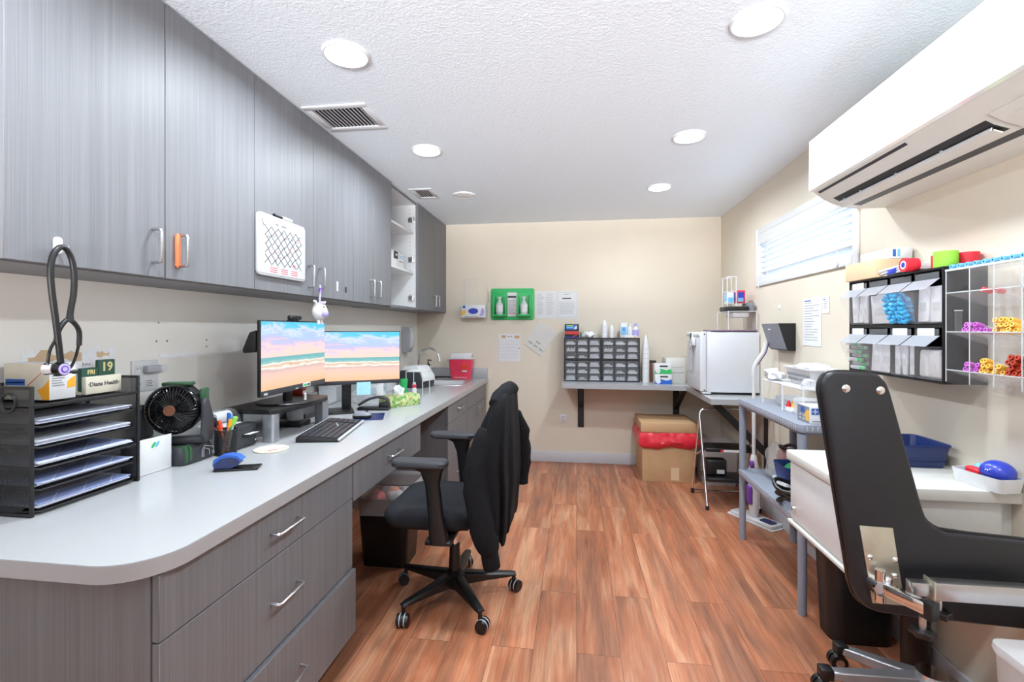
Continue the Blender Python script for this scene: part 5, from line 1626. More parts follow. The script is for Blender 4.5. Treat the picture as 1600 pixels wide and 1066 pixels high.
t = thing('air_conditioner', 'large white wall air conditioner above the clear bin organizer', 'air conditioner', (XR - .001, 1.805, 1.9))
HL = .555
prof = [(0, .0), (-.118, .0), (-.175, .008), (-.225, .026), (-.268, .052), (-.300, .080), (-.306, .086), (-.306, .328), (-.28, .345), (0, .345)]
MB().prism(prof, 'y', -HL, HL, 'offwhite').build('housing', t)
MB().prism([(-.3065, .084), (-.3205, .088), (-.322, .10), (-.320, .318), (-.30, .334), (-.25, .346), (-.24, .3455), (-.3065, .326)], 'y', -HL - .004, HL + .004, 'white_gloss').build('front_panel', t)
def along(off, a, b):
    """strip following the lower curve between parameters a..b, raised by off"""
    cv = [Vector((-.118, 0, .0)), Vector((-.175, 0, .008)), Vector((-.225, 0, .026)), Vector((-.268, 0, .052)), Vector((-.300, 0, .080))]
    def at(k):
        k = max(0, min(.9999, k)) * 4
        i = int(k)
        p = cv[i].lerp(cv[i + 1], k - i)
        d = (cv[i + 1] - cv[i]).normalized()
        nrm = Vector((d.z, 0, -d.x)) if d.x > 0 else Vector((d.z * 1, 0, -d.x * -1))
        nrm = Vector((-abs(d.z), 0, -abs(d.x)))
        return p + nrm * off
    return [at(a + (b - a) * i / 8) for i in range(9)]
def strip(a, b, y0, y1, o0, o1, m):
    lo, hi = along(o0, a, b), along(o1, a, b)
    poly = [(p.x, p.z) for p in lo] + [(p.x, p.z) for p in hi[::-1]]
    return MB().prism(poly, 'y', y0, y1, m)
strip(.30, .62, -.30, .50, -.002, .0008, 'black').build('air_outlet', t)
strip(.06, .20, -.50, .50, -.002, .0008, 'dgrey').build('lower_slot', t)
strip(.33, .45, -.29, .49, .006, .010, 'offwhite').build('vane', t)
strip(.47, .485, -.29, .49, .004, .014, 'white').build('vane_edge', t)
mb = MB()
for y in (-.10, .12, .34, .46):
    mb.box(-.225, y - .006, .022, -.205, y + .006, .034, 'lgrey', .002)
mb.build('vane_clip', t)
strip(.90, .97, -.05, .53, -.002, .0008, 'dgrey').build('upper_slot', t)
p = strip(.25, .70, -HL, -.33, .0005, .004, 'offwhite').build('display_panel', t)
mb = MB().box(-.2355, -.40, .0275, -.228, -.375, .0285, 'dgrey').box(-.2355, -.435, .0275, -.228, -.415, .0285, 'dgrey')
mb.build('display_icon', p)
mb = MB()
for k in range(4):
    mb.box(-.3226, .15 + k * .016, .110, -.3214, .160 + k * .016, .122 - .003 * (k % 2), 'lgrey')
mb.build('nameplate', t)

# ---------------------------------------------------------------- papers and wall pocket on the window wall
def wallsheet(label, y0, y1, z0, z1, n, x=XR - .001):
    t = thing('wall_notice', label, 'notice', (x, y1, z0), R(-90))
    w, h = y1 - y0, z1 - z0
    MB().box(0, -.0014, 0, w, -.0002, h, 'paper').build('sheet', t)
    mb = MB()
    lines(mb, .02, w - .02, .02, h - .03, n, 'grey_t', .5, seed=n, y=-.002)
    mb.box(.02, -.002, h - .02, w * .45, -.0014, h - .014, 'blue_t')
    mb.build('print_marks', t)
wallsheet('tall printed notice on the window wall beside the black pocket', 2.925, 3.149, 1.248, 1.535, 15)
wallsheet('small white note on the window wall beside the taller notice', 2.838, 2.922, 1.437, 1.533, 4)
t = thing('wall_pocket', 'grey and black file pocket mounted on the window wall', 'file pocket', (XR - .001, 3.385, 1.208))
MB().prism([(0, 0), (-.04, .0), (-.052, .01), (-.104, .176), (-.098, .176), (-.046, .014), (-.006, .014), (-.006, .176), (0, .176)], 'y', -.135, .135, 'black').build('back_and_base', t)
for s in (-1, 1):
    MB().prism([(0, 0), (-.04, 0), (-.052, .01), (-.104, .178), (0, .178)], 'y', s * .136 - .002, s * .136 + .002, 'black').build('side_panel', t)
MB().prism([(-.053, .012), (-.056, .010), (-.108, .177), (-.105, .178)], 'y', -.136, .136, 'mgrey').build('front_face', t)
MB().box(-.010, -.012, -.002, .012, .002, .004, 'paper', xf=XF((-.098, .02, .135), (0, R(17), 0))).build('emblem', t)

# ---------------------------------------------------------------- clear tilt bins
TY0, TY1, TZ0, TX = 1.819, 2.388, 1.158, 1.253
TH = .408
t = thing('bin_organizer', 'black wall organizer with eight clear tilt-out bins', 'bin organizer', (XR - .001, TY1, TZ0), R(-90))   # local x runs towards the room entrance, -y into the room
W_, D_ = TY1 - TY0, XR - .001 - TX
mb = MB()
mb.box(0, -D_, 0, .007, 0, TH, 'black').box(W_ - .007, -D_, 0, W_, 0, TH, 'black').box(.007, -D_, 0, W_ - .007, 0, .007, 'black').box(.007, -D_, TH - .007, W_ - .007, 0, TH, 'black').box(.007, -.006, .007, W_ - .007, 0, TH - .007, 'black')
mb.box(.007, -D_, .196, W_ - .007, -.006, .208, 'black')
bw = (W_ - .014) / 4
for k in (1, 2, 3):
    mb.box(.007 + k * bw - .003, -D_ + .004, .007, .007 + k * bw + .003, -.006, TH - .007, 'black')
mb.build('frame', t)
for r_ in (0, 1):
    for k in range(4):
        x0, x1 = .007 + k * bw + .004, .007 + (k + 1) * bw - .004
        z0 = .010 + r_ * .201
        b_ = MB()
        top = z0 + .120
        b_.prism([(-D_ + .002, z0), (-D_ - .048, top), (-D_ - .046, top), (-D_ + .004, z0)], 'x', x0, x1, 'clear')
        for xx in (x0, x1 - .0015):
            b_.prism([(-D_ + .002, z0), (-D_ - .048, top), (-.03, top), (-.02, z0)], 'x', xx, xx + .0015, 'clear')
        b_.box(x0, -D_ + .003, z0, x1, -.02, z0 + .002, 'clear')
        b_ = b_.build('bin', t)
        MB().prism([(-D_ - .048, top), (-D_ - .050, top), (-D_ - .004, top + .038), (-D_ - .002, top + .038)], 'x', x0, x1, 'flap').build('flap', b_)
        lb = MB().box(x0 + .006, -D_ - .001, z0 + .160, x1 - .010, -D_ + .001, z0 + .182, 'drawer_clear')
        has = (r_ == 1 and k == 0) or (r_ == 0 and k in (0, 2, 3))
        lb.build('label_holder', b_)
        if has:
            MB().box(x0 + .020, -D_ - .003, z0 + .156, x1 - .028, -D_ - .0012, z0 + .184, 'paper').build('label_card', b_)
def binpos(k, r_, lx, ly, lz):
    return (XR - .001 + (-D_ + ly), TY1 - (.007 + (k + .5) * bw) - lx, TZ0 + .0125 + r_ * .201 + lz)
BN = {(0, 1): ('white packs standing in the upper tilt bin farthest from the acrylic rack', 'pack', (.034, .014, .120), 9),
      (1, 1): ('pale sealed packs in the upper tilt bin next to the cyan caps', 'pack', (.112, .010, .118), 4),
      (3, 1): ('clear and white packs in the upper tilt bin nearest the acrylic rack', 'pack', (.054, .014, .128), 6),
      (0, 0): ('clear tubes with green tips in the lower tilt bin farthest from the acrylic rack', 'film', (.10, .016, .016), 7),
      (1, 0): ('clear bag of supplies in the lower tilt bin behind the black padded arm', 'pack', (.060, .016, .120), 4),
      (2, 0): ('white labelled pack in the lower tilt bin under the cyan caps', 'pack', (.026, .008, .112), 5),
      (3, 0): ('white gauze pad in the lower tilt bin nearest the acrylic rack', 'plush', (.058, .016, .100), 4)}
rnd = random.Random(5)
for (k, r_), (lab, m, (w, d, h), n) in BN.items():
    mb = MB()
    if (k, r_) == (0, 0):
        mb.box(-w / 2, -d / 2, 0, w / 2, d / 2, h, m, .004).box(w / 2 - .03, -d / 2 - .0006, .001, w / 2 - .004, d / 2 + .0006, h - .001, 'green', .003)
    elif m == 'plush':
        mb.box(-w / 2, -d / 2, 0, w / 2, d / 2, h, m, .010, 3)
    else:
        mb.box(-w / 2, -d / 2, 0, w / 2, d / 2, h, m, .002).box(-w * .3, -d / 2 - .0006, h * .3, w * .3, -d / 2, h * .55, 'white')
    first = None
    for i in range(n):
        if (k, r_) == (0, 0):
            lx, ly, lz = rnd.uniform(-.006, .006), -.006 + .018 * (i % 2), .018 * i * .98
            ly -= .02 * (i / n)
        else:
            wide = w > .08
            cols = 1 if wide else 2
            lx = 0 if wide else (-.028 + .056 * (i % 2)) + rnd.uniform(-.004, .004)
            if w < .03:
                lx = -.042 + .021 * i
            if w == .034:
                lx = (-.040, 0, .040)[i % 3]
            ly = .014 + .019 * (i // (1 if (wide or w < .03) else (3 if w == .034 else 2)))
            if w < .03:
                ly = .016 + .012 * (i % 2)
            lz = rnd.uniform(0, .006)
        pos = binpos(k, r_, lx, ly, lz)
        rot = (R(rnd.uniform(-4, 4)), 0, R(-90) + R(rnd.uniform(-4, 4)))
        if first is None:
            first = solo(mb, 'supply_pack', lab, 'supplies', pos, 0, lab.split(' in the ')[0] + 's in bin')
            first.rotation_euler = rot
        else:
            dup(first, pos, rot=rot)
# cyan caps
mb = MB()
mb.cyl((-.012, 0, 0), (.012, 0, 0), .0095, 'cyan', .0085, 12).cyl((.012, 0, 0), (.016, 0, 0), .006, 'cyan', seg=10)
cap = None
rnd = random.Random(9)
i = 0
for lay in range(7):
    for c_ in range(5):
        for dpt in range(2):
            if lay == 6 and c_ in (0, 4):
                continue
            pos = binpos(2, 1, -.044 + c_ * .022 + rnd.uniform(-.003, .003), -.004 + dpt * .022 - .005 * lay + rnd.uniform(-.002, .002), .010 + lay * .0165)
            rot = (rnd.uniform(0, 3), rnd.uniform(-.6, .6), R(-90) + rnd.uniform(-.7, .7))
            if cap is None:
                cap = solo(mb, 'needle_cap', 'cyan cap in the pile filling an upper tilt bin', 'cap', pos, 0, 'cyan caps in the tilt bin')
                cap.rotation_euler = rot
            else:
                dup(cap, pos, rot=rot)

# things on top of the bin organizer
OT = TZ0 + TH + .0006
t = thing('carton', 'brown cardboard carton on top of the bin organizer', 'box', (1.31, 2.283, OT))
MB().box(-.07, -.112, 0, .07, .112, .077, 'kraft_l', .0015).build('carton_body', t)
t = thing('carton', 'white carton lying on the brown cardboard carton', 'box', (1.335, 2.27, OT + .0776))
MB().box(-.045, -.10, 0, .045, .10, .045, 'white', .0015).build('carton_body', t)
MB().box(-.03, -.1008, .008, -.018, -.1, .038, 'blue_t').box(-.012, -.1008, .008, -.002, -.1, .038, 'sky').build('print_panel', t)
t = thing('supply_pouch', 'white and blue plastic pouches lying on the bin organizer', 'pouch', (1.30, 2.075, OT))
for k in range(3):
    MB().box(-.045, -.075 + .01 * k, .003 + .011 * k, .045, .075 + .008 * k, .013 + .011 * k, 'frost', .004, xf=XF((0, 0, 0), (R(-6), 0, R(4 * k)))).build('pouch', t)
MB().box(-.0455, -.01, .006, -.04, .045, .026, 'royal', .002, xf=XF((-.002, 0, 0), (R(-6), 0, 0))).build('blue_print', t)
def roll(x, y, z, r, h, m, label, axis='z', core=None):
    t = thing('tape_roll', label, 'tape', (x, y, z), 0, 'coloured bandage rolls')
    rot = XF((0, 0, r), (0, -PI / 2, 0)) if axis == 'x' else None
    MB().lathe([(r * .35, 0), (r, 0), (r, h), (r * .35, h), (r * .35, 0)], m, seg=30, xf=rot).build('wrap', t)
    if core:
        MB().lathe([(r * .62, h + .0006), (r * .40, h + .0006)], 'paper', seg=28, xf=rot).cyl((0, 0, 0), (0, 0, h + .001), r * .36, core, seg=22, xf=rot).build('core', t)
roll(1.275, 1.985, OT, .026, .045, 'redtape', 'red roll with a blue core standing on edge on the bin organizer', 'x', 'royal')
roll(1.325, 1.925, OT, .034, .052, 'redtape', 'red bandage roll just behind the lime green one')
roll(1.290, 1.862, OT, .034, .056, 'lime', 'lime green bandage roll on the bin organizer')
roll(1.355, 1.855, OT, .031, .050, 'redtape', 'red bandage roll against the wall, nearest the acrylic rack')

# ---------------------------------------------------------------- acrylic tube rack
AY1, AY0, AX = 1.812, 1.47, 1.255
t = thing('acrylic_rack', 'clear acrylic wall rack of slanted shelves for blood tubes', 'tube rack', (0, 0, 0))
mb = MB()
mb.box(XR - .006, AY0, 1.13, XR - .002, AY1, 1.56, 'clear')
mb.build('back_panel', t)
SHZ = [1.212, 1.341, 1.473]
for z in SHZ:
    s_ = MB().prism([(AX, z), (AX, z - .003), (XR - .006, z - .048), (XR - .006, z - .045)], 'y', AY0, AY1, 'clear').build('shelf', t)
    MB().box(AX - .001, AY0, z - .0025, AX + .0005, AY1, z + .0008, 'clear_edge').build('front_edge', s_)
s_ = MB().box(AX, AY0, 1.548, XR - .006, AY1, 1.551, 'clear').build('top_shelf', t)
MB().box(AX - .002, AY0, 1.546, AX + .001, AY1, 1.553, 'clear_edge').build('front_edge', s_)
for y in (AY1 - .002, 1.712, 1.622, 1.53, AY0 + .001):
    d_ = MB().prism([(AX, 1.17), (XR - .006, 1.13), (XR - .006, 1.548), (AX, 1.548)], 'y', y - .0012, y + .0012, 'clear').build('divider', t)
    MB().box(AX - .001, y - .0014, 1.17, AX + .0005, y + .0014, 1.548, 'clear_edge').build('front_edge', d_)
SL = math.atan2(.045, XR - .006 - AX)
def make_tube(capm, label, group, bodym='film', ln=.095):
    t = thing('blood_tube', label, 'tube', (0, 0, -5), 0, group)
    MB().cyl((.016, 0, 0), (ln, 0, 0), .0062, bodym, seg=12).build('glass', t)
    MB().lathe([(.0035, .004), (.0035, 0), (.0082, 0), (.0086, .016), (.0078, .024), (0, .024)], capm, seg=14, xf=XF(rot=(0, PI / 2, 0))).cyl((.0035, 0, 0), (.0042, 0, 0), .0036, 'dark_t', seg=10).build('cap', t)
    return t
def pile(proto, shelf, y0, dy, rows, jit, first=[None]):
    z = SHZ[shelf]
    k = 0
    for r_, n in enumerate(rows):
        for i in range(n):
            y = y0 - (i + .5 * (r_ % 2)) * dy
            for dv in (1.712, 1.622, 1.53):
                if abs(y - dv) < .0098:
                    y = dv - .0105 if y < dv else dv + .0105
            dx = jit.uniform(.004, .016)
            zz = z + .0098 / math.cos(SL) + r_ * .0158 - dx * math.tan(SL)
            if proto.get('used'):
                dup(proto, (AX + dx, y, zz), rot=(0, SL, jit.uniform(-.04, .04)))
            else:
                proto.location = (AX + dx, y, zz)
                proto.rotation_euler = (0, SL, 0)
                proto['used'] = 1
rnd = random.Random(4)
pm = make_tube('lav', 'lavender-capped blood tube on the middle slanted shelf of the acrylic rack', 'lavender tubes on the middle shelf')
pile(pm, 1, 1.745, .0185, [5, 3], rnd)
pm = make_tube('gold', 'golden-capped blood tube on the middle slanted shelf of the acrylic rack', 'golden tubes on the middle shelf')
pile(pm, 1, 1.640, .0185, [5, 4, 4], rnd)
pm = make_tube('lav', 'lavender-capped blood tube on the lowest slanted shelf of the acrylic rack', 'lavender tubes on the lowest shelf')
pile(pm, 0, 1.745, .0185, [3, 3], rnd)
pm = make_tube('gold', 'golden-capped blood tube on the lowest slanted shelf of the acrylic rack', 'golden tubes on the lowest shelf')
pile(pm, 0, 1.682, .0185, [5, 4, 2], rnd)
pm = make_tube('rust', 'rust-red-capped blood tube on the lowest slanted shelf of the acrylic rack', 'rust tubes on the lowest shelf')
pile(pm, 0, 1.585, .0185, [5, 4, 4, 2], rnd)
pm = make_tube('red', 'red-capped blood tube on the upper slanted shelf of the acrylic rack', 'red tubes on the upper shelf')
for (y, dx, a) in ((1.69, .02, .9), (1.655, .03, .2), (1.585, .05, .1)):
    zz = SHZ[2] + .0096 - dx * math.tan(SL)
    if pm.get('used'):
        dup(pm, (AX + dx, y, zz), rot=(0, SL, -.1 * a))
    else:
        pm.location = (AX + dx, y, zz); pm.rotation_euler = (0, SL, -.1 * a); pm['used'] = 1
pm = make_tube('sky', 'blue-capped tube in the row lying on top of the acrylic rack', 'blue tubes on top of the rack', 'sky', .07)
for i in range(9):
    y = 1.795 - i * .0325
    if i == 0:
        pm.location = (AX + .004, y, 1.5602)
    else:
        dup(pm, (AX + .004, y, 1.5602))
for o in bpy.data.objects:
    if 'used' in o:
        del o['used']
t = thing('tube_adapter', 'clear empty tube adapter standing on the middle shelf of the acrylic rack', 'tube', (AX + .02, 1.785, SHZ[1] - .006))
MB().cyl((0, 0, 0), (0, 0, .075), .009, 'clear', seg=18).build('barrel', t)
MB().cyl((0, 0, .0755), (0, 0, .078), .011, 'clear_edge', seg=18).build('flange', t)
t = thing('tip_box', 'small white box on top of the acrylic rack at the near end', 'box', (1.305, 1.50, 1.5515))
MB().box(-.045, -.03, 0, .045, .03, .06, 'white', .0015).build('carton_body', t)
MB().box(-.0458, -.02, .01, -.045, .02, .05, 'sky').build('print_panel', t)

# ---------------------------------------------------------------- white wall cabinet with trays
KX, KY0, KY1, KZ = .885, 1.69, 2.17, .835
t = thing('blood_draw_table', 'white wall-hung drawer table below the tube rack', 'table', (0, 0, 0))
top = [(KX + .01, KY1), (KX, KY1 - .012), (KX, KY0 + .05), (KX + .05, KY0), (XR - .001, KY0), (XR - .001, KY1)]
MB().prism(top, 'z', KZ - .038, KZ, 'offwhite', .004).build('table_top', t)
MB().box(KX + .022, KY0 + .02, .545, XR - .045, KY1 - .015, KZ - .040, 'offwhite').build('body', t)
MB().box(KX + .014, KY0 + .015, .555, KX + .021, KY1 - .02, KZ - .046, 'white', .001).build('side_panel', t)
MB().box(KX + .004, KY0 + .01, .530, XR - .040, KY1 - .01, .544, 'offwhite', .003).box(XR - .045, KY0 + .04, .545, XR - .001, KY1 - .04, KZ - .04, 'offwhite').build('bottom_shelf', t)
MB().cyl((KX + .014, KY1 - .055, .60), (KX + .004, KY1 - .055, .60), .011, 'nickel', .009, 20).build('lock', t)
TT = KZ + .0006
t = thing('plastic_tub', 'dark blue plastic tub on the white table behind the padded arm', 'tub', (1.255, 2.03, TT))
def tubr(w, d, r, z):
    return [(x, y, z) for x, y in rrect(w, d, r, 5)]
MB().loft([tubr(.19, .17, .02, 0), tubr(.215, .20, .022, .078), tubr(.222, .207, .024, .080), tubr(.222, .207, .024, .086), tubr(.214, .199, .022, .084), tubr(.186, .166, .02, .006)], 'navy').build('tub_body', t)
mb = MB()
for z in (.02, .035):
    mb.loft([tubr(.199 + .0062 * z * 100 * .15, .182 + .0045 * z * 100 * .15, .02, z), tubr(.2015 + .001, .184 + .001, .02, z + .004)], 'navy', cap=False)
mb.build('rib', t)
t = thing('plastic_tray', 'shallow white tray on the near end of the white table', 'tray', (1.326, 1.742, TT), R(12))
TRY = lambda w, d, r, z: [(x, y, z) for x, y in rrect(w, d, r, 5)]
MB().loft([TRY(.080, .145, .012, 0), TRY(.092, .158, .014, .045), TRY(.088, .154, .012, .045), TRY(.076, .141, .01, .003)], 'white').build('tray_body', t)
t = thing('stress_ball', 'round dark blue stress ball in the white tray', 'ball', (1.336, 1.712, TT + .0205))
o = MB().ell((0, 0, .036), (.042, .046, .036), 'royal', 30)
o.build('ball', t)
mb = MB()
for a in (20, 80, 140):
    mb.box(-.009, -.0012, -.0007, .009, .0012, .0007, 'paper', xf=XF((-.0365, -.010, .049), (0, R(-58), R(12))) @ XF((0, 0, 0), (0, 0, R(a))))
mb.build('emblem', t)['label'] = 'white emblem'
t = thing('stress_toy', 'red squeeze toy beside the blue ball in the white tray', 'toy', (1.312, 1.768, TT + .0038))
MB().box(-.016, -.032, .022, .016, .026, .052, 'red', .010, 3).box(-.012, -.02, 0, .012, .02, .03, 'red', .006).build('toy_body', t)
t = thing('stress_toy', 'light blue squeeze toy behind the red one in the white tray', 'toy', (1.344, 1.790, TT + .0038))
MB().ell((0, 0, .030), (.020, .026, .030), 'sky', 20).build('toy_body', t)

# ================================================================ grey shelving unit and its load
t = thing('shelving_unit', 'grey resin shelving unit against the window wall', 'shelving unit', (1.208, 2.81, 0))
hx, hy = .175, .43
for sx in (-1, 1):
    for sy in (-1, 1):
        MB().cyl((sx * (hx - .024), sy * (hy - .024), 0), (sx * (hx - .024), sy * (hy - .024), .852), .019, 'resin', .021, 18).build('post', t)
for z in (.40, .85):
    s_ = MB().prism(rrect(2 * hx, 2 * hy, .03, 5), 'z', z + .012, z + .05, 'resin', .003)
    s_.prism(rrect(2 * hx - .03, 2 * hy - .03, .02, 4), 'z', z, z + .012, 'resin')
    s_ = s_.build('shelf', t)
    mb = MB()
    for k in range(34):
        y = -hy + .035 + k * (2 * hy - .07) / 33
        mb.box(-hx - .0012, y - .003, z + .020, -hx + .002, y + .003, z + .042, 'lgrey', .001)
    for k in range(13):
        x = -hx + .035 + k * (2 * hx - .07) / 12
        mb.box(x - .003, -hy - .0012, z + .020, x + .003, -hy + .002, z + .042, 'lgrey', .001)
    mb.build('rim_ribs', s_)
S1 = .9006
S0 = .4506
wire_riser('wire_riser', 'white wire riser at the far end of the grey shelf', (1.24, 2.93, S1), -.115, .115, -.135, .135, .142, .018, .0035, 'wire shelf')
wire_riser('wire_riser', 'white wire riser at the near end of the grey shelf', (1.24, 2.665, S1), -.115, .115, -.12, .12, .142, .018, .0035, 'wire shelf')
WR = S1 + .142 + .0055
t = thing('wire_basket', 'white slotted plastic basket on the wire risers', 'basket', (1.265, 2.76, WR))
def bk(w, d, r, z):
    return [(x, y, z) for x, y in rrect(w, d, r, 5)]
MB().loft([bk(.12, .26, .02, 0), bk(.165, .33, .03, .085), bk(.178, .343, .032, .086), bk(.178, .343, .032, .092), bk(.160, .325, .028, .090), bk(.116, .256, .018, .003)], 'white').build('basket_body', t)
mb = MB()
for k in range(15):
    y = -.125 + k * .0178
    for z in (.02, .045):
        x = -.060 - .0225 * (z + .009) / .085
        mb.box(x - .0016, y - .004, z, x + .001, y + .004, z + .018, 'mgrey')
mb.build('slots', t)
o = blob(12, (.07, .14, .03), (0, 0, .082), 'paper', .5, 26, .03, 22)
solo(o, 'bag_pile', 'crumpled white bags heaped in the slotted basket', 'bags', (1.265, 2.76, WR + .004))
o = blob(14, (.035, .055, .03), (0, 0, .022), 'film', .45, 22, 0.0, 26)
solo(o, 'plastic_bag', 'white plastic bag on the wire riser beside the basket, nearest the padded arm', 'plastic bag', (1.155, 2.55, WR))
o = blob(16, (.035, .07, .036), (0, 0, .026), 'paper', .9, 34, 0.0, 34)
solo(o, 'paper_bag', 'crumpled white bag on the far end of the wire riser', 'bag', (1.165, 3.0, WR))
t = thing('shelf_tray', 'white plastic tray under the far wire riser', 'tray', (1.25, 2.93, S1))
MB().loft([bk(.12, .20, .02, 0), bk(.15, .23, .03, .05), bk(.144, .224, .028, .05), bk(.115, .195, .018, .003)], 'white').build('tray_body', t)
t = thing('small_tray', 'flat clear tray on the grey shelf holding red and yellow caps', 'tray', (1.165, 2.745, S1))
MB().box(-.035, -.038, 0, .05, .045, .012, 'frost', .003).build('tray_body', t)
for dx, dy, m, nm in ((-.025, .035, 'red', 'red'), (-.012, -.005, 'gold', 'yellow')):
    q = thing('bottle_cap', '%s cone cap standing on the small clear tray' % nm, 'cap', (1.175 + dx, 2.745 + dy * .8, S1 + .0125))
    MB().cyl((0, 0, 0), (0, 0, .012), .020, 'white', seg=18).build('collar', q)
    MB().cyl((0, 0, .012), (0, 0, .045), .014, m, .006, 18).build('cone', q)
t = thing('glove_box', 'glove box with a blue cross logo on the near corner of the grey shelf', 'glove box', (1.155, 2.475, S1))
MB().box(-.065, -.065, 0, .15, .055, .080, 'white', .0015).build('carton', t)
p = MB().box(-.0656, -.064, .001, -.0648, .054, .079, 'mgrey').box(-.0660, -.02, .045, -.0655, .02, .072, 'blue_t').prism([(-.064, .01), (-.03, .012), (-.02, .04), (-.045, .065), (-.064, .06)], 'x', -.0661, -.0656, 'gold')
for k in range(4):
    p.ell((-.0656, -.01 + (k % 2) * .035, .015 + (k // 2) * .016), (.0008, .010, .006), 'lgrey', 10)
p.box(-.055, -.0656, .042, -.022, -.0648, .072, 'blue_t').box(-.041, -.0662, .046, -.036, -.0654, .068, 'paper').box(-.050, -.0662, .0545, -.027, -.0654, .0595, 'paper')
p.box(-.05, -.0656, .008, .03, -.0648, .013, 'grey_t').text('F', .026, 'grey_t', XF((.005, -.0653, .058), (PI / 2, 0, 0)))
p.build('print_panel', t)
t = thing('clear_box', 'clear plastic box behind the glove box on the grey shelf', 'container', (1.24, 2.64, S1))
MB().box(-.10, -.055, 0, .10, .055, .085, 'film', .006).build('tub', t)
# middle shelf
o = blob(21, (.085, .11, .11), (0, 0, .095), 'film', .35, 30, 0.0, 16)
t = thing('plastic_bag', 'knotted clear plastic bag of supplies on the middle grey shelf', 'plastic bag', (1.22, 3.03, S0))
ob = o.build('bag_film', t)
blob(22, (.05, .06, .06), (.01, -.02, .13), 'rust', .4, 20, .05, 20).build('red_contents', t)['label'] = 'red contents seen through the film'
blob(24, (.06, .08, .06), (0, .01, .07), 'offwhite', .4, 20, .004, 20).build('pale_contents', t)
mb = MB().tube([(0, 0, .19), (-.03, -.04, .215), (-.05, -.09, .21), (-.02, -.11, .20)], .007, 'black', 8, smooth=2).tube([(0, 0, .19), (.03, -.05, .222), (.04, -.12, .21)], .010, 'black', 8, smooth=2)
mb.build('strap', t)
t = thing('supply_carton', 'white carton under the blue bin on the middle grey shelf', 'box', (1.20, 2.81, S0))
MB().box(-.085, -.085, 0, .09, .09, .06, 'white', .0015).build('carton', t)
MB().box(-.0858, -.06, .015, -.085, .02, .03, 'blue_t').build('print_panel', t)
t = thing('storage_bin', 'translucent blue bin on a white carton on the middle grey shelf', 'bin', (1.20, 2.81, S0 + .0606))
M['blue_film'] = clear('translucent blue plastic', tint=(.25, .4, .75, 1), base=.45, edge=.8, rough=.2, col=(.05, .12, .4, 1))
MB().loft([bk(.15, .15, .02, 0), bk(.175, .18, .025, .09), bk(.170, .175, .024, .09), bk(.145, .145, .018, .003)], 'blue_film').build('bin_body', t)
o = blob(31, (.055, .055, .05), (0, 0, .055), 'green', .4, 22, .004, 24)
solo(o, 'green_pouch', 'green plastic pouch heaped in the blue bin', 'pouch', (1.20, 2.80, S0 + .0645))
t = thing('blood_pressure_cuff', 'black cuff with coiled black hoses on the near end of the middle grey shelf', 'blood pressure cuff', (1.15, 2.575, S0))
cs = MB()
for k in range(4):
    cs.tube([(-.06 + (.07 + .006 * k) * math.cos(a), (.055 + .005 * k) * math.sin(a), .030 + .024 * k + .018 * math.sin(a * 2 + k)) for a in [2 * PI * i / 22 for i in range(22)]], .010, 'black', 8, closed=True)
cs.build('hose', t)
MB().box(-.02, -.13, 0, .14, .10, .10, 'black', .03, 3).tube([(.02, 0, .09), (-.02, .03, .135), (-.03, .08, .13)], .022, 'black', 10, smooth=2).build('cuff', t)

# ================================================================ floor things by the back corner
t = thing('cardboard_box', 'brown cardboard box lined with a red bag, on the floor under the shelf worktop', 'cardboard box', (.80, 4.53, 0))
MB().box(-.225, -.222, 0, .225, .222, .44, 'kraft', .003).build('box_body', t)
MB().box(-.238, -.233, .438, .238, .228, .522, 'kraft', .004).build('lid', t)
b_ = MB()
def dense(w, d, n=36):
    out = []
    P4 = [(w / 2, -d / 2), (w / 2, d / 2), (-w / 2, d / 2), (-w / 2, -d / 2)]
    for i in range(4):
        a, b = P4[i], P4[(i + 1) % 4]
        out += [(a[0] + (b[0] - a[0]) * k / n, a[1] + (b[1] - a[1]) * k / n) for k in range(n)]
    return out
rings = []
rn = random.Random(2)
for z, g in ((.4365, .004), (.430, .014), (.412, .022), (.392, .030), (.372, .034), (.352, .030), (.334, .022), (.322, .010)):
    ring = []
    for i, (x, y) in enumerate(dense(.45 + 2 * g, .444 + 2 * g)):
        k = noise.noise(Vector((x * 9, y * 9, z * 30))) * .03 + noise.noise(Vector((x * 26, y * 26, z * 60))) * .016
        sag = (.035 * noise.noise(Vector((x * 6, y * 6, 7))) - .02 + .05 * x) * (1 if z < .40 else 0)
        ring.append((x * (1 + k), y * (1 + k), z + sag + .012 * noise.noise(Vector((x * 14, y * 14, z)))))
    rings.append(ring)
b_.loft(rings, 'redbag', cap=False)
b_.build('red_liner', t)['label'] = 'red plastic liner hanging over the rim'
MB().box(.02, -.2226, .02, .09, -.2218, .13, 'kraft_l').build('tape', t)
# step stool
t = thing('step_stool', 'folding two-step stool with chrome legs and black treads', 'step stool', (1.15, 3.88, 0))
f = MB().tube([(-.185, -.185, .012), (-.195, -.02, .62), (-.197, -.005, .69), (-.17, .0, .728), (.17, .0, .728), (.197, -.005, .69), (.195, -.02, .62), (.185, -.185, .012)], .0105, 'chrome', 10, smooth=1)
f.build('front_frame', t)
f = MB().tube([(-.197, -.01, .66), (-.205, .18, .06), (-.205, .19, .03), (-.18, .192, .022), (.18, .192, .022), (.205, .19, .03), (.205, .18, .06), (.197, -.01, .66)], .009, 'chrome', 10, smooth=1)
f.build('rear_frame', t)
for x in (-.185, .185):
    MB().cyl((x, -.186, 0), (x, -.184, .03), .013, 'black', seg=14).build('rubber_foot', t)
for x in (-.204, .204):
    MB().box(x - .012, .175, 0, x + .012, .205, .04, 'black', .004).build('rear_foot', t)
MB().box(-.178, -.12, .415, .178, .08, .445, 'black', .008, 3).build('upper_tread', t)
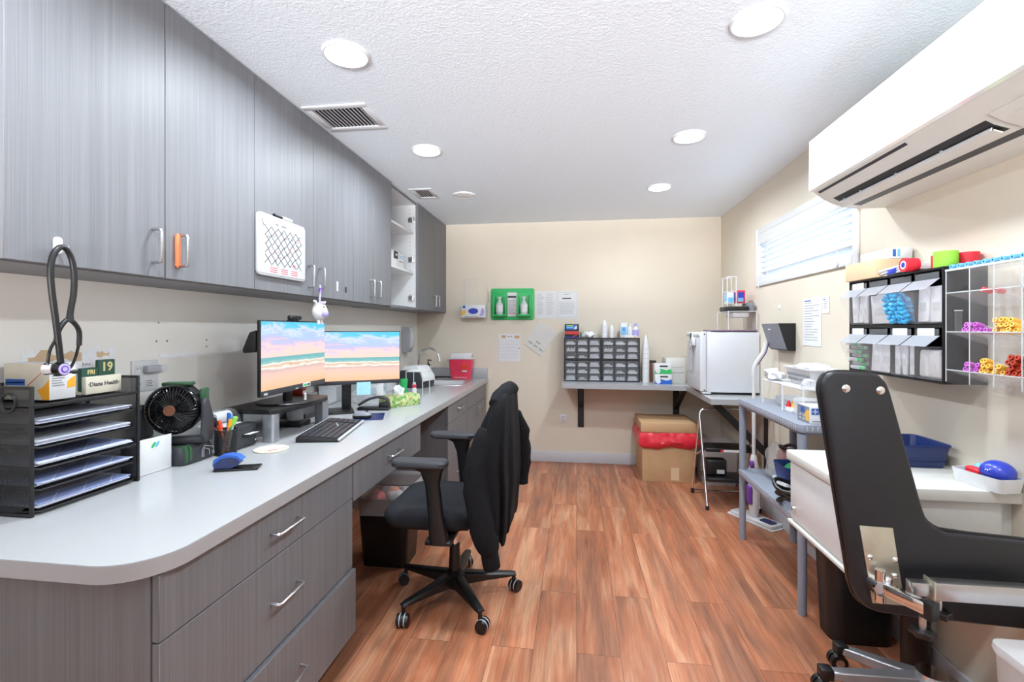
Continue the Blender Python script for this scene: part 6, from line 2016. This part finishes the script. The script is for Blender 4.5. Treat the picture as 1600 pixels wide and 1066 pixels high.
MB().box(-.05, -.1215, .418, .10, -.1198, .436, 'paper').box(-.07, -.1215, .418, -.05, -.1198, .436, 'redtape').build('tread_label', t)
MB().box(-.175, -.15, .195, .175, .05, .225, 'black', .008, 3).build('lower_tread', t)
mb = MB()
for s in (-1, 1):
    mb.tube([(s * .193, -.075, .42), (s * .20, .09, .34)], .006, 'steel', 8)
mb.build('link_bar', t)
t = thing('instrument_case', 'black case with a white label on the lower stool tread', 'case', (1.06, 3.84, .2256))
MB().box(-.075, -.05, 0, .075, .045, .125, 'black', .016, 3).build('case_body', t)
MB().box(.0, -.0508, .02, .055, -.05, .05, 'lgrey').build('label_plate', t)
t = thing('storage_tote', 'translucent grey tote on the floor behind the stool', 'tote', (1.228, 4.42, 0))
MB().loft([bk(.26, .28, .02, 0), bk(.29, .33, .03, .33), bk(.295, .34, .03, .335), bk(.295, .34, .03, .35), bk(.25, .27, .02, .352)], 'frost').build('tub', t)
# steam mop
t = thing('steam_mop', 'white and purple steam mop standing behind the grey shelving', 'mop', (1.235, 3.53, 0))
HR = XF((.01, .0, 0), (0, 0, R(-58)))
MB().prism(rrect(.34, .12, .02, 5), 'z', .008, .030, 'white', .006, xf=HR).build('mop_head', t)
MB().prism(rrect(.37, .135, .01, 4), 'z', .001, .008, 'paper', xf=HR).build('mop_cloth', t)
MB().prism(rrect(.10, .07, .02, 5, .10, 0), 'z', .030, .033, 'navy', xf=HR).build('purple_panel', t)
MB().tube([(0, 0, .03), (0.004, .005, .12), (.004, .008, .22), (.004, .010, .33), (.004, .012, .40), (.004, .014, .46)], [(.022), .036, .040, .036, .026, .016], 'white', 16, smooth=1).build('body', t)
MB().box(-.045, -.034, .12, -.018, .034, .25, 'purple', .012, 3).ell((-.02, -.018, .40), (.016, .020, .03), 'purple', 16).build('water_tank', t)['label'] = 'purple water tank'
MB().cyl((.004, .014, .45), (.004, .012, 1.02), .0115, 'white', seg=16).build('pole', t)
hp = [(.004, .012, 1.0), (.004, .012, 1.06), (.012, .008, 1.10), (.04, .0, 1.15), (.065, -.004, 1.19), (.075, -.006, 1.23), (.078, -.006, 1.26)]
MB().tube(hp, .014, 'white', 12, smooth=2).build('handle', t)
MB().tube([(x + .010, y, z - .005) for x, y, z in hp[2:]], .0085, 'purple', 10, smooth=2).build('grip', t)['label'] = 'purple grip'

# bins below the white table
t = thing('waste_bin', 'tall black waste bin on the floor below the white table', 'waste bin', (1.215, 2.275, 0))
MB().loft([bk(.25, .15, .05, 0), bk(.29, .185, .06, .46), bk(.30, .195, .06, .465), bk(.30, .195, .06, .48), bk(.27, .165, .05, .48), bk(.235, .135, .045, .01)], 'black').build('bin_body', t)
t = thing('waste_bin', 'dark brown cylindrical waste bin against the window wall near the chair base', 'waste bin', (1.318, 2.06, 0))
M['dbrown'] = mat('dark brown plastic', srgb(52, 36, 30), 0.4, var=0.1)
MB().lathe([(0, 0), (.045, 0), (.050, .40), (.053, .405), (.053, .42), (.046, .42), (.042, .01), (0, .01)], 'dbrown', seg=28).build('bin_body', t)
t = thing('storage_box', 'tall clear lidded plastic box on the floor at the foot of the window wall', 'storage box', (1.215, 1.215, .0))
MB().loft([bk(.27, .29, .02, .0), bk(.315, .335, .03, .525)], 'milky').build('tub', t)
MB().loft([bk(.320, .340, .03, .525), bk(.326, .346, .03, .535), bk(.322, .342, .03, .548), bk(.30, .32, .03, .552)], 'milky').build('lid', t)
MB().box(-.05, .166, .50, .05, .178, .545, 'white', .003).build('latch', t)

# ================================================================ phlebotomy chair arm and base
HX, HY = 1.25, 1.87
t = thing('phlebotomy_chair', 'black padded L-shaped arm and chrome base of a blood draw chair', 'chair', (HX, HY, 0))
L_ = [(.713, 1.166), (.715, 1.190), (.724, 1.211), (.742, 1.224), (.843, 1.222), (.868, 1.214), (.887, 1.196), (.899, 1.164), (.982, .836), (.992, .808), (1.010, .785), (1.043, .768), (1.300, .752), (1.318, .742), (1.325, .72), (1.325, .54), (1.318, .518), (1.298, .508),
      (.911, .523), (.862, .528), (.832, .543), (.810, .566), (.797, .600)]
def pad(y0, y1, m, grow=0.0, bev=0):
    cx = sum(p[0] for p in L_) / len(L_); cz = sum(p[1] for p in L_) / len(L_)
    return MB().prism([(x - HX, z) for x, z in L_], 'y', y0 - HY, y1 - HY, m, bev, 3)
pad(1.5, 1.545, 'vinyl', 0, .009).build('arm_pad', t)
mb = MB().tube([(x - HX, 1.5225 - HY, z) for x, z in L_], .0055, 'black', 8, closed=True, smooth=1)
mb.build('piping', t)
MB().prism([(.813 - HX, .779), (.901 - HX, .777), (.932 - HX, .556), (.847 - HX, .557)], 'y', 1.4965 - HY, 1.5005 - HY, 'champ', .001).build('mount_plate', t)
for x, z in ((.778, 1.176), (.870, 1.172)):
    MB().lathe([(0, .004), (.006, .004), (.0115, .001), (.0115, 0)], 'chrome', seg=20, xf=XF((x - HX, 1.5 - HY, z), (PI / 2, 0, 0))).build('cap_screw', t)
for x, z in ((.840, .690), (.906, .687), (.858, .572), (.905, .64)):
    MB().lathe([(0, .006), (.004, .006), (.0085, .002), (.0085, 0)], 'chrome', seg=18, xf=XF((x - HX, 1.4965 - HY, z), (PI / 2, 0, 0))).build('plate_screw', t)
# welded lug, swivel arm, rail and hand knobs
mb = MB().cyl((.855 - HX, 1.497 - HY, .615), (.853 - HX, 1.462 - HY, .615), .026, 'chrome', .020, 20)
mb.cyl((.855 - HX, 1.475 - HY, .575), (.855 - HX, 1.475 - HY, .665), .013, 'chrome', seg=18).ell((.872 - HX, 1.476 - HY, .636), (.016, .012, .014), 'chrome', 14)
mb.build('swivel_lug', t)
mb = MB().prism([(.850 - HX, 1.470 - HY), (.872 - HX, 1.478 - HY), (.925 - HX, 1.388 - HY), (.902 - HX, 1.376 - HY)], 'z', .598, .632, 'chrome', .004)
mb.build('swivel_arm', t)
MB().prism([(.898 - HX, 1.390 - HY), (.926 - HX, 1.400 - HY), (.938 - HX, 1.372 - HY), (.908 - HX, 1.360 - HY)], 'z', .588, .636, 'black', .004).build('end_cap', t)
mb = MB().box(.905 - HX, 1.425 - HY, .622, .962 - HX, 1.452 - HY, .658, 'nickel', .002)
mb.box(.955 - HX, 1.418 - HY, .616, 1.32 - HX, 1.456 - HY, .664, 'nickel', .003)
mb.build('rail', t)
MB().box(.953 - HX, 1.416 - HY, .612, .958 - HX, 1.458 - HY, .668, 'champ', .001).build('rail_collar', t)
for x, y, zt in ((.905, 1.385, .590), (.978, 1.437, .616)):
    mb = MB().cyl((x - HX, y - HY, zt - .032), (x - HX, y - HY, zt), .008, 'nickel', seg=14)
    k_ = [((.030 if i % 2 else .022) * math.cos(2 * PI * i / 12), (.030 if i % 2 else .022) * math.sin(2 * PI * i / 12)) for i in range(12)]
    mb.prism([(x - HX + a, y - HY + b_) for a, b_ in k_], 'z', zt - .050, zt - .032, 'black', .003)
    mb.build('clamp_knob', t)
MB().box(1.275 - HX, 1.42 - HY, .10, 1.325 - HX, 1.455 - HY, .66, 'nickel', .003).box(1.245 - HX, 1.43 - HY, .085, 1.315 - HX, HY - HY, .125, 'nickel', .003).build('post', t)
mb = MB()
mb.cyl((0, 0, .055), (0, 0, .13), .055, 'chrome', .045, 28)
mb.build('hub', t)
for (ex, ey) in ((1.035, 2.045), (.905, 1.892), (1.03, 1.62), (1.20, 1.54)):
    d = Vector((ex - HX, ey - HY, 0))
    n_ = Vector((-d.y, d.x, 0)).normalized()
    rings = []
    for k, w_, zt, zb in ((0.05, .034, .118, .060), (.5, .026, .104, .066), (.97, .020, .092, .066)):
        c_ = d * k
        rings.append([(c_.x + n_.x * w_, c_.y + n_.y * w_, zb), (c_.x - n_.x * w_, c_.y - n_.y * w_, zb), (c_.x - n_.x * w_ * .8, c_.y - n_.y * w_ * .8, zt), (c_.x + n_.x * w_ * .8, c_.y + n_.y * w_ * .8, zt)])
    MB().loft(rings, 'alum').build('base_leg', t, bev=.004)
    e = d * .98
    cst = MB().box(e.x - .022, e.y - .022, .060, e.x + .022, e.y + .022, .100, 'black', .005)
    cst = cst.build('leg_end', t)
    w_ = MB().cyl((e.x, e.y, .04), (e.x, e.y, .066), .012, 'chrome', seg=16)
    w_.box(e.x - .026, e.y - .020, .030, e.x + .002, e.y + .020, .060, 'chrome', .006)
    w_ = w_.build('caster', t)
    wh = MB()
    for s in (-1, 1):
        wh.cyl((e.x - .012, e.y + s * .004, .031), (e.x - .012, e.y + s * .022, .031), .031, 'black', seg=26).cyl((e.x - .012, e.y + s * .021, .031), (e.x - .012, e.y + s * .0235, .031), .016, 'chrome', seg=20)
    wh.build('wheel', w_)

# ================================================================ office chair, jacket, bin under the desk
t = thing('office_chair', 'black swivel office chair facing the desk with a jacket on its back', 'chair', (-.607, 2.32, 0))
def ch_ring(x0, x1, w, r, z, sk=0.0):
    return [(x, y, z + sk * (x - x0)) for x, y in rrect(x1 - x0, w, r, 7, (x0 + x1) / 2, 0)]
MB().loft([ch_ring(-.255, .10, .40, .09, .425), ch_ring(-.285, .135, .47, .10, .432), ch_ring(-.30, .140, .495, .10, .455), ch_ring(-.30, .140, .50, .10, .482), ch_ring(-.285, .137, .485, .10, .503), ch_ring(-.24, .12, .42, .10, .512), ch_ring(-.14, .06, .24, .07, .510)], 'seat').build('seat', t, ang=70)
MB().box(-.12, -.12, .385, .10, .12, .430, 'black', .012, 3).build('seat_plate', t)
rings = []
for z, x, w, th in ((.56, .205, .36, .030), (.60, .21, .43, .045), (.72, .225, .46, .050), (.88, .245, .455, .048), (.99, .262, .43, .044), (1.025, .268, .39, .034), (1.035, .27, .34, .016)):
    rings.append([(xx, yy, z) for xx, yy in rrect(th, w, th * .48, 5, x, 0)])
MB().loft(rings, 'seat').build('backrest', t, ang=70)
MB().tube([(.05, 0, .40), (.16, 0, .40), (.215, 0, .43), (.225, 0, .55), (.245, 0, .68)], .022, 'black', 10, smooth=2, flat=(1, 0, 0)).build('back_support', t)
for s in (-1, 1):
    y = s * .282
    a_ = MB().loft([[(x, yy, z) for x, yy in rrect(w, d, .02, 4, cx, y)] for z, cx, w, d in ((.395, .005, .085, .045), (.43, .0, .085, .048), (.52, -.012, .070, .042), (.66, -.028, .068, .040), (.715, -.034, .10, .044), (.735, -.05, .16, .05))], 'black')
    a_.box(-.06, s * .14 - .16, .392, .06, s * .14 + .16, .412, 'black', .006)
    a_ = a_.build('armrest', t)
    MB().loft([[(x, yy, z) for x, yy in rrect(w, d, .035, 6, -.085, y)] for z, w, d in ((.735, .235, .075), (.742, .255, .088), (.758, .258, .090), (.766, .245, .080))], 'dgrey').build('arm_pad', a_)
MB().cyl((0, 0, .14), (0, 0, .27), .030, 'black', .025, 24).build('column_cover', t)
MB().cyl((0, 0, .26), (0, 0, .40), .0155, 'chrome', seg=20).build('gas_lift', t)
MB().lathe([(.0, .055), (.032, .055), (.05, .075), (.052, .13), (.034, .145), (0, .145)], 'black', seg=26).build('hub', t)
for k in range(5):
    a = R(18.5 + 72 * k)
    d = Vector((math.cos(a), math.sin(a), 0))
    n_ = Vector((-d.y, d.x, 0))
    rings = []
    for r_, w_, zb, zt in ((.03, .030, .075, .135), (.16, .025, .082, .118), (.285, .020, .086, .104), (.312, .018, .088, .098)):
        c_ = d * r_
        rings.append([tuple(c_ + n_ * w_ * q + Vector((0, 0, z))) for q, z in ((1, zb), (-1, zb), (-1, zt - .008), (-.6, zt), (.6, zt), (1, zt - .008))])
    MB().loft(rings, 'black').build('base_leg', t, bev=.002)
    e = d * .302
    sw = Vector((math.cos(a + .7), math.sin(a + .7), 0))
    ax = Vector((-sw.y, sw.x, 0))
    c_ = MB().cyl(e + Vector((0, 0, .05)), e + Vector((0, 0, .09)), .010, 'black', seg=14)
    c_.cyl(e - ax * .006 + sw * .012 + Vector((0, 0, .030)), e + ax * .006 + sw * .012 + Vector((0, 0, .030)), .026, 'black', seg=22)
    c_ = c_.build('caster', t)
    wh = MB()
    for s in (-1, 1):
        p0 = e + sw * .012 + ax * (s * .007) + Vector((0, 0, .029))
        p1 = e + sw * .012 + ax * (s * .026) + Vector((0, 0, .029))
        wh.cyl(p0, p1, .029, 'black', .027, 26)
        wh.cyl(p0 + ax * s * .001, p0 + ax * s * .006, .0295, 'lgrey', seg=26)
    wh.build('wheel', c_)

# black jacket over the chair back
JX, JY = -.607, 2.32
t = thing('jacket', 'black zip jacket draped over the back of the office chair', 'jacket', (JX, JY, .30))
def jring(z, x0, x1, w, fold, sq=.5, yoff=0):
    out = []
    n = 96
    cx, hx, hy = (x0 + x1) / 2 - JX, (x1 - x0) / 2, w / 2
    for i in range(n):
        a = 2 * PI * i / n
        c_, s_ = math.cos(a), math.sin(a)
        x = hx * math.copysign(abs(c_) ** sq, c_)
        y = hy * math.copysign(abs(s_) ** sq, s_)
        f = fold * (math.sin(9 * a + 1.3 + z * 2.2) * .55 + math.sin(17 * a + .4 - z * 3) * .3 + noise.noise(Vector((c_ * 2, s_ * 2, z * 3))) * .9)
        k = math.hypot(x, y) or 1
        out.append((cx + x + f * x / k, yoff + y + f * y / k, z - .30 + fold * .4 * math.sin(5 * a + 2)))
    return out
rings = [jring(1.056, -.352, -.322, .26, 0, .8), jring(1.050, -.368, -.312, .36, .002, .7), jring(1.02, -.390, -.306, .45, .005, .6),
         jring(.96, -.412, -.308, .49, .009), jring(.88, -.448, -.306, .51, .014), jring(.80, -.478, -.304, .525, .018), jring(.72, -.498, -.302, .53, .022),
         jring(.64, -.486, -.298, .53, .024), jring(.56, -.470, -.300, .525, .026), jring(.48, -.458, -.305, .52, .027), jring(.41, -.450, -.312, .51, .028), jring(.385, -.446, -.318, .505, .026)]
rings += [jring(.41, -.438, -.322, .49, .016), jring(.56, -.44, -.312, .50, .012)]
b_ = MB().loft(rings, 'cloth', cap=False)
b_.loft([jring(1.056, -.352, -.322, .26, 0, .8), jring(1.0575, -.340, -.334, .20, 0, .8)], 'cloth')
o = b_.build('jacket_body', t, ang=75)
def sleeve(pts, rad, name='sleeve'):
    mb = MB().tube([(x - JX, y - JY, z - .30) for x, y, z in pts], rad, 'cloth', 22, smooth=2)
    for v in mb.bm.verts:
        k = noise.noise(v.co * 17) * .010 + noise.noise(v.co * 40) * .004
        v.co.x += k
        v.co.y += k * .6
    return mb.build(name, t, ang=75)
s_ = sleeve([(-.40, 2.09, .90), (-.43, 2.065, .80), (-.446, 2.05, .70), (-.432, 2.046, .60), (-.415, 2.044, .50), (-.395, 2.044, .42), (-.378, 2.045, .365)], [.030, .048, .054, .056, .058, .054, .040])
MB().tube([(-.380 - JX, 2.044 - JY, .075), (-.374 - JX, 2.047 - JY, .03), (-.368 - JX, 2.05 - JY, .0)], [.038, .040, .037], 'cloth', 20, smooth=1).build('cuff', s_)
s_ = sleeve([(-.33, 2.55, .90), (-.305, 2.585, .80), (-.296, 2.60, .70), (-.298, 2.60, .60), (-.30, 2.60, .545)], [.025, .045, .048, .044, .036])
MB().tube([(-.300 - JX, 2.60 - JY, .25), (-.302 - JX, 2.60 - JY, .20)], [.037, .036], 'cloth', 18).build('cuff', s_)
s_ = sleeve([(-.375, 2.10, 1.01), (-.345, 2.20, 1.045), (-.335, 2.32, 1.055), (-.335, 2.44, 1.045), (-.35, 2.54, 1.0)], [.024, .034, .036, .034, .022], 'collar')
MB().tube([(-.366 - JX, 2.06 - JY, .0), (-.362 - JX, 2.062 - JY, -.012), (-.360 - JX, 2.063 - JY, -.022)], .0025, 'nickel', 6).build('zip_pull', t)

t = thing('waste_bin', 'black office waste bin with a clear liner under the desk', 'waste bin', (-1.085, 2.66, 0))
MB().loft([bk(.26, .20, .03, 0), bk(.31, .25, .04, .375), bk(.32, .26, .04, .38), bk(.32, .26, .04, .392), bk(.298, .238, .036, .39), bk(.245, .185, .025, .008)], 'black').build('bin_body', t)
b_ = MB()
rings = []
for z, g in ((.30, .004), (.385, .010), (.40, .012), (.44, .018), (.475, .012), (.46, -.01), (.38, -.022)):
    ring = []
    for i, (x, y) in enumerate(rrect(.322 + 2 * g, .262 + 2 * g, .04, 9)):
        k = 1 + noise.noise(Vector((x * 16, y * 16, z * 18))) * .05
        ring.append((x * k, y * k, z + .012 * noise.noise(Vector((x * 20, y * 20, 3)))))
    rings.append(ring)
b_.loft(rings, 'film', cap=False).build('clear_liner', t)
for dx, dy, m, nm in ((-.06, -.03, 'redtape', 'red'), (.05, -.02, 'paper', 'white'), (.0, .05, 'orange_b', 'orange'), (.08, .05, 'lgrey', 'grey')):
    o = blob(int(50 + dx * 100), (.042, .036, .034), (0, 0, .034), m, .4, 18, 0.0, 30)
    solo(o, 'crumpled_wrapper', '%s crumpled wrapper inside the waste bin under the desk' % nm, 'litter', (-1.085 + dx, 2.66 + dy, .34), 0, 'crumpled wrappers in the bin')
